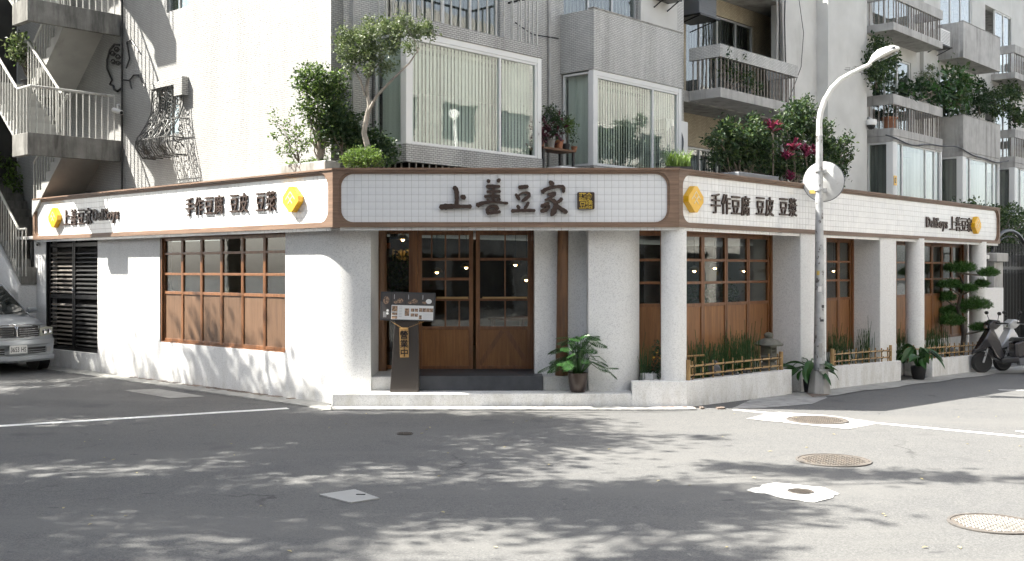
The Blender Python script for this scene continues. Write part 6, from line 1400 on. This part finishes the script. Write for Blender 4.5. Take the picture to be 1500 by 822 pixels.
for z in (.735, .775, .815, .855):
    for s in (-1, 1): ob('grille_bar', MB().tube([(s*x, gy(x, z), z+.006*x) for x in (.05, .2, .33, .46-.02*(z < .75))], .0085, 6), M['chrome'], CM, gr)
ob('grille_surround', MB().tube([(x, gy(x, z)-.005, z) for x, z in ((-.50, .90), (-.3, .925), (-.06, .935), (0, .915), (.06, .935), (.3, .925), (.50, .90), (.44, .715), (.2, .70), (0, .70), (-.2, .70), (-.44, .715), (-.50, .90))], .012, 6), M['chrome'], CM, gr)
ob('centre_badge', MB().tube([(-.035, gy(0, .9)-.012, .91), (0, gy(0, .8)-.014, .85), (.035, gy(0, .9)-.012, .91)], .009, 6).tube([(0, gy(0, .8)-.014, .85), (0, gy(0, .7)-.014, .715)], .008, 6), M['chrome'], CM, gr)
ob('bumper', MB().loft([[(x, -.055+.27*(x/.83)**2+dy, z) for x in (-.83, -.6, -.3, 0, .3, .6, .83)]+[(x, .12+.2*(x/.83)**2, z) for x in (.83, .6, .3, 0, -.3, -.6, -.83)] for z, dy in ((.22, .05), (.26, .0), (.33, -.01), (.345, .02))]), M['car'], CM, CAR)
ob('bumper_crease', MB().loft([[(x, -.04+.27*(x/.83)**2+dy, z) for x in (-.83, -.6, -.3, 0, .3, .6, .83)]+[(x, .12+.2*(x/.83)**2, z) for x in (.83, .6, .3, 0, -.3, -.6, -.83)] for z, dy in ((.53, .03), (.56, -.01), (.64, -.012), (.665, .03))]), M['car'], CM, CAR)
for s in (-1, 1):
    it = ob('air_intake', MB().add([(s*x, -.028+.27*(x/.83)**2, z) for z in (.38, .50) for x in (.22, .36, .5, .62)], [(i, i+1, 5+i, 4+i) for i in range(3)]), M['black'], CM, CAR)
    for z in (.41, .45): ob('intake_bar', MB().tube([(s*x, -.038+.27*(x/.83)**2, z) for x in (.22, .36, .5, .62)], .006, 5), M['steel'], CM, it)
    ob('fog_lamp', MB().box(-.05, .05, -.006, .01, -.045, .045), M['print_grey'], CM @ T3(s*.70, .165, .44) @ RZ(s*R(24)), CAR)
plt = ob('number_plate', MB().box(-.165, .165, -.012, 0, -.078, .078), M['print_white'], CM @ T3(.01, -.07, .475), CAR, bevel=.003)
def latin2(word, h, par, Mw, mat, yo, wid):
    gl = [glyph(ch, h, .01, .001) for ch in word]; tot = sum(max(g_[1], h*.3) for g_ in gl)+.012*(len(word)-1); s = wid/tot; x = -wid/2
    for me, w_ in gl:
        w2 = max(w_, h*.3)*s
        if w_ > 0:
            me.materials.append(M[mat]); 
            for v in me.vertices: v.co.x *= s
            ob('character', me, None, Mw @ T3(x+w2/2, yo, 0), par)
        x += w2+.012*s
latin2('3653 HS', .13, plt, CM @ T3(.01, -.07, .475), 'black', -.0135, .29)
ob('bonnet_gap', MB().tube([(x, .055+.24*(x/.83)**2, .915+.012) for x in (-.8, -.55, -.25, 0, .25, .55, .8)], .005, 4), M['black'], CM, CAR)

# ================================================================ SCOOTERS
def scooter(Mw, label, c, c2):
    t = thing('scooter', label, 'scooter', Mw, 'scooters parked at the far right'); P = lambda nm, mb, m, par=t, **k: ob(nm, mb, M[m] if isinstance(m, str) else m, Mw, par, **k)
    RX_ = Matrix.Rotation(R(90), 4, 'X')
    for x, nm in ((0, 'wheel'), (-1.24, 'wheel')):
        wm = Mw @ T3(x, 0, .24) @ RX_; w_ = ob(nm, MB().lathe([(.165, -.045), (.2, -.055), (.232, -.035), (.242, 0), (.232, .035), (.2, .055), (.165, .045)], 32), M['rubber'], wm, t)
        rim = MB(); rim.lathe([(.165, -.03), (.17, -.0), (.165, .03), (.15, .03), (.145, 0), (.15, -.03), (.165, -.03)], 28).lathe([(.03, -.04), (.03, .04)], 12)
        for k in range(5): a = R(72*k+20); rim.tube([(.02*math.cos(a), .02*math.sin(a), 0), (.155*math.cos(a+.15), .155*math.sin(a+.15), 0)], .014, 6)
        ob('rim', rim, M['rust'], wm, w_); ob('brake_disc', MB().lathe([(.10, .036), (.10, .040), (.06, .040), (.06, .036)], 24), M['steel'], wm, w_)
    P('fork', MB().tube([(.0, .07, .24), (-.1, .07, .55)], .022, 8).tube([(.0, -.07, .24), (-.1, -.07, .55)], .022, 8).tube([(-.1, 0, .52), (-.30, 0, 1.02)], .028, 8), 'steel')
    def shell(poly, w_list, m, nm, bev=.02):
        # side outline with a half width for every corner
        n = len(poly); mb = MB(); vs = []
        for s in (-1, -.55, .55, 1): vs += [(p[0]+(0 if abs(s) < 1 else 0), w*s, p[1]) for p, w in zip(poly, w_list)]
        cx_ = sum(p[0] for p in poly)/n; cz_ = sum(p[1] for p in poly)/n
        vs = []
        for s, k in ((-1, .86), (-.8, 1), (.8, 1), (1, .86)): vs += [(cx_+(p[0]-cx_)*k, w*s, cz_+(p[1]-cz_)*k) for p, w in zip(poly, w_list)]
        fs = [tuple(range(n)), tuple(range(4*n-1, 3*n-1, -1))]
        for q in range(3): fs += [(q*n+(i+1) % n, q*n+i, (q+1)*n+i, (q+1)*n+(i+1) % n) for i in range(n)]
        mb.add(vs, fs, 0, False); return P(nm, mb, m, bevel=bev)
    shell([(.24, .42), (.19, .52), (.02, .58), (-.16, .56), (-.2, .5), (-.02, .5), (.1, .47)], [.02, .06, .075, .075, .07, .07, .05], c2, 'front_mudguard')
    fs_ = shell([(.17, .50), (-.02, .78), (-.14, .98), (-.22, .98), (-.34, .74), (-.44, .34), (-.36, .28), (-.26, .34), (-.14, .60)], [.07, .14, .12, .12, .19, .2, .17, .18, .15], c, 'leg_shield')
    P('trim_line', MB().tube([(-.12, -.19, .62), (-.3, -.215, .42), (-.46, -.20, .31)], .008, 5), 'print_white')
    shell([(-.08, .99), (-.10, 1.10), (-.22, 1.19), (-.38, 1.17), (-.42, 1.08), (-.30, .98), (-.16, .95)], [.10, .13, .12, .10, .09, .10, .10], c, 'handlebar_cowl')
    P('headlight', MB().loft([[(-.10+dx, a, 1.04+.055*math.sin(q)) if 0 else (-.085+dx, .085*s_*math.cos(q), 1.03+.05*s_*math.sin(q)) for q in [6.28*k/12 for k in range(12)]] for dx, s_ in ((-.03, 1.05), (.0, 1), (.02, .6)) for a in (0,)]), 'reflector')
    for s in (-1, 1):
        g = P('grip', MB().tube([(-.30, s*.12, 1.11), (-.36, s*.30, 1.12), (-.40, s*.38, 1.11)], .018, 8), 'black'); ob('brake_lever', MB().tube([(-.26, s*.16, 1.09), (-.30, s*.34, 1.09)], .006, 5), M['steel'], Mw, g)
        mr_ = P('wing_mirror', MB().tube([(-.28, s*.16, 1.14), (-.26, s*.24, 1.30)], .007, 5), 'black'); ob('mirror_head', MB().loft([[(-.26+dx, s*.26+.065*k_*math.cos(q), 1.33+.04*k_*math.sin(q)) for q in [6.28*k/10 for k in range(10)]] for dx, k_ in ((.03, .5), (.01, 1), (-.015, 1))]), M['black'], Mw, mr_)
    shell([(-.34, .34), (-.80, .36), (-.84, .24), (-.40, .22)], [.17, .17, .15, .15], c2, 'footboard')
    shell([(-.72, .30), (-.70, .66), (-.86, .72), (-1.35, .80), (-1.66, .88), (-1.72, .80), (-1.50, .60), (-1.34, .48), (-1.1, .40)], [.14, .15, .16, .16, .06, .06, .13, .15, .15], c, 'rear_body')
    shell([(-.66, .70), (-.74, .79), (-1.05, .78), (-1.20, .86), (-1.52, .90), (-1.56, .86), (-1.3, .78), (-.86, .71)], [.10, .13, .15, .15, .11, .09, .14, .13], 'black', 'seat')
    P('engine', MB().box(-1.25, -.80, .02, .14, .18, .34).lathe([(.10, -.02), (.10, .12)], 16, (-1.2, .0, .2)), 'panel_grey', bevel=.02); P('exhaust', MB().tube([(-.9, -.13, .2), (-1.2, -.15, .22), (-1.65, -.16, .36)], [.03, .05, .055], 10), 'steel')
    P('tail_light', MB().box(-1.75, -1.70, -.05, .05, .76, .84), 'red', bevel=.01); P('rear_mudguard', MB().hexa([(-1.62, -.06, .42), (-1.58, -.06, .42), (-1.58, .06, .42), (-1.62, .06, .42), (-1.74, -.07, .72), (-1.68, -.07, .72), (-1.68, .07, .72), (-1.74, .07, .72)]), 'black'); P('side_stand', MB().tube([(-.85, .1, .2), (-.95, .2, .01)], .012, 6), 'steel')
    return t
M['scooter_black'] = plain('scooter_black_paint', (.022, .02, .024), .25, coat=.5); M['scooter_dark'] = plain('scooter_dark_plastic', (.045, .046, .05), .5); M['scooter_silver'] = plain('scooter_silver_paint', (.5, .51, .53), .3, .5, coat=.5)
p = at(1438, 548, 23.9); scooter(T3(p.x, p.y, gz(p.x, p.y)) @ RZ(math.pi+R(6)), 'black scooter with dark leg shield parked by the last planter', 'scooter_black', 'scooter_dark')
p = at(1467, 548, 24.7); scooter(T3(p.x+.02, p.y, gz(p.x, p.y)) @ RZ(math.pi+R(14)), 'silver-fronted scooter parked behind the black one at the frame edge', 'scooter_silver', 'scooter_dark')

# ================================================================ ACROSS THE STREETS (out of frame, reflected and shading)
def facade_building(name, label, Fm, x0, x1, dep, H, mat, nx_, awn=None):
    t = thing(name, label, 'building', Fm @ T3((x0+x1)/2, 0, 0), 'buildings across the streets'); st_ = (x1-x0)/nx_
    ops = [(x0+st_*(i+.2), x0+st_*(i+.8), z, z+1.5) for i in range(nx_) for z in [4.2+3.1*k for k in range(int((H-4)/3.1))]]
    sh = [(x0+st_*(i+.1), x0+st_*(i+.9), .3, 2.7) for i in range(nx_)]
    ob('wall', wall_open(MB(), x0, x1, 0, .3, -1.2, H, ops+sh), M[mat], Fm, t); ob('wall', MB().box(x0, x1, .31, dep, -1.2, H-.01), M['dark_int'] if False else M['bldg2'], Fm, t)
    me = MB().box(0, st_*.6, .2, .24, 0, 1.5).mesh('window', M['dglass']); me2 = MB().box(0, st_*.8, .2, .24, 0, 2.4).mesh('shopfront', M['dglass'])
    for o_ in ops: ob('window', me, None, Fm @ T3(o_[0], 0, o_[2]), t)
    for o_ in sh: ob('shopfront', me2, None, Fm @ T3(o_[0], 0, .3), t)
    for i in (awn or []): ob('awning', MB().hexa([(x0+st_*(i+.05), -1.0, 2.6), (x0+st_*(i+.95), -1.0, 2.6), (x0+st_*(i+.95), 0, 3.1), (x0+st_*(i+.05), 0, 3.1), (x0+st_*(i+.05), -1.0, 2.66), (x0+st_*(i+.95), -1.0, 2.66), (x0+st_*(i+.95), 0, 3.16), (x0+st_*(i+.05), 0, 3.16)]), M['red'], Fm, t)
    return t
facade_building('shop_house', 'pale shop house across the right street, out of the picture', frame(UV(46, -19.5), TH+math.pi), 0, 54, 8, 13, 'bldg', 16, [9])
facade_building('shop_house', 'grey block with red awnings behind the camera', frame((14, -13, 0), math.pi), -0, 34, 8, 14, 'bldg2', 10, [])
facade_building('shop_house', 'grey block across the left street, out of the picture', frame(UV(-24, -16), TH+math.pi/2), 0, 44, 8, 8, 'bldg2', 12, [])
# ---- street trees on the left: their crowns dapple the road and the foot of the left wall
TREES = [(-13.5, 8.5), (-15.5, 13.5), (-11.5, 4.0), (-18.0, 20.0)]
tl_ = [thing('street_tree', ['broad street tree left of the camera, dappling the road', 'street tree farther along the left kerb', 'street tree close to the camera on the left', 'street tree at the far end of the left kerb'][i], 'tree', T3(x, y, 0), 'street trees across the left street') for i, (x, y) in enumerate(TREES)]
rt = random.Random(21); clumps = [[] for _ in TREES]
def ok_wall(x, y, h):
    xw = -2.85+(-.51-(y-16.94)*.7371)/.6758
    if y > 21.7: return h-(xw-x)*1.19 < 1.9 and x < xw-2.5
    return y < 14.6 or (x < xw-2.5 and h-(xw-x)*1.19 < (.9 if rt.random() < .07 else -.6))
def density(sx, sy):
    """how leafy the shade on the road is at this spot"""
    lim = .2 if sy > 12.5 else (-.1 if sy > 9.5 else .6)
    if sx > lim+1.2: return 0
    if sx > lim-1: return .35
    n_ = noise.noise(Vector((sx*.45, sy*.9, 3.1))); return max(0, min(1, (.78 if sy > 11 else .5)+1.5*n_))
tries = 0; cnt = 0
while cnt < 330 and tries < 14000:
    tries += 1; sx = rt.uniform(-13, 2.2); sy = rt.uniform(4.5, 24.5)
    if rt.random() > density(sx, sy): continue
    h = rt.uniform(8.2, 12.3); x, y = sx-.84*h, sy
    if h < 8.6 and y > 16: continue
    if not ok_wall(x, y, h): continue
    if x/y > -.50 and h < 2.4+.27*y+.8: continue
    k = min(range(len(TREES)), key=lambda i: (TREES[i][0]-x)**2+(TREES[i][1]-y)**2); clumps[k].append((x, y, h, rt.uniform(.5, .95))); cnt += 1
for (sx, sy, r) in ((2.6, 10.9, .3), (3.1, 10.7, .35), (3.7, 10.6, .3), (4.3, 10.5, .32), (2.2, 11.0, .3), (5.0, 10.4, .25), (1.8, 9.7, .35), (1.2, 9.9, .4), (2.3, 12.9, .2)):
    clumps[0].append((sx-.84*9.5, sy, 9.5, r))
for i, (x0, y0) in enumerate(TREES):
    Mw = T3(x0, y0, 0); mb = MB(); mb.tube([(0, 0, -.1), (.1, 0, 1.5), (.0, .1, 3.2), (.15, 0, 5.0), (.1, 0, 6.8)], [.3, .24, .2, .17, .1], 12); ob('trunk', mb, M['bark'], Mw, tl_[i])
    lm = MB(); cl = [(a-x0, b-y0, c, r) for a, b, c, r in clumps[i]]
    for j, (a, b, c, r) in enumerate(cl):
        if j % 2: continue
        s = Vector((.08, 0, rt.uniform(4.0, 6.6))); e = Vector((a, b, c)); lm.tube([s, s.lerp(e, .4)+Vector((0, 0, .3)), s.lerp(e, .75)+Vector((0, 0, .25)), e], [.055, .04, .025, .01], 5)
    ob('limbs', lm, M['bark'], Mw, tl_[i]); mb = MB()
    rnd.seed(50+i)
    for (a, b, c, r) in cl:
        for _ in range(int(250*r*r/.2)): q = Vector((a, b, c))+Vector((rnd.gauss(0, r*.52), rnd.gauss(0, r*.52), rnd.gauss(0, r*.36))); mb.leaf(q, rv().normalized(), rv().normalized(), rnd.uniform(.13, .21), .095, 0, .15, 0)
    ob('crown', mb, M['leaf_tree'], Mw, tl_[i])
# a few fallen leaves on the road
mb = MB()
for i in range(70):
    x, y = rnd.uniform(-5, 7), rnd.uniform(7, 15.2); a = rnd.uniform(0, 6.28); mb.leaf(Vector((x, y, gz(x, y)+.006)), Vector((math.cos(a), math.sin(a), .1)), Vector((0, 0, 1)), rnd.uniform(.03, .06), .025, 0, .2, 0)
ob('fallen_leaves', mb, plain('dry_leaf', (.35, .3, .15), .8, island=.3), kind='stuff')
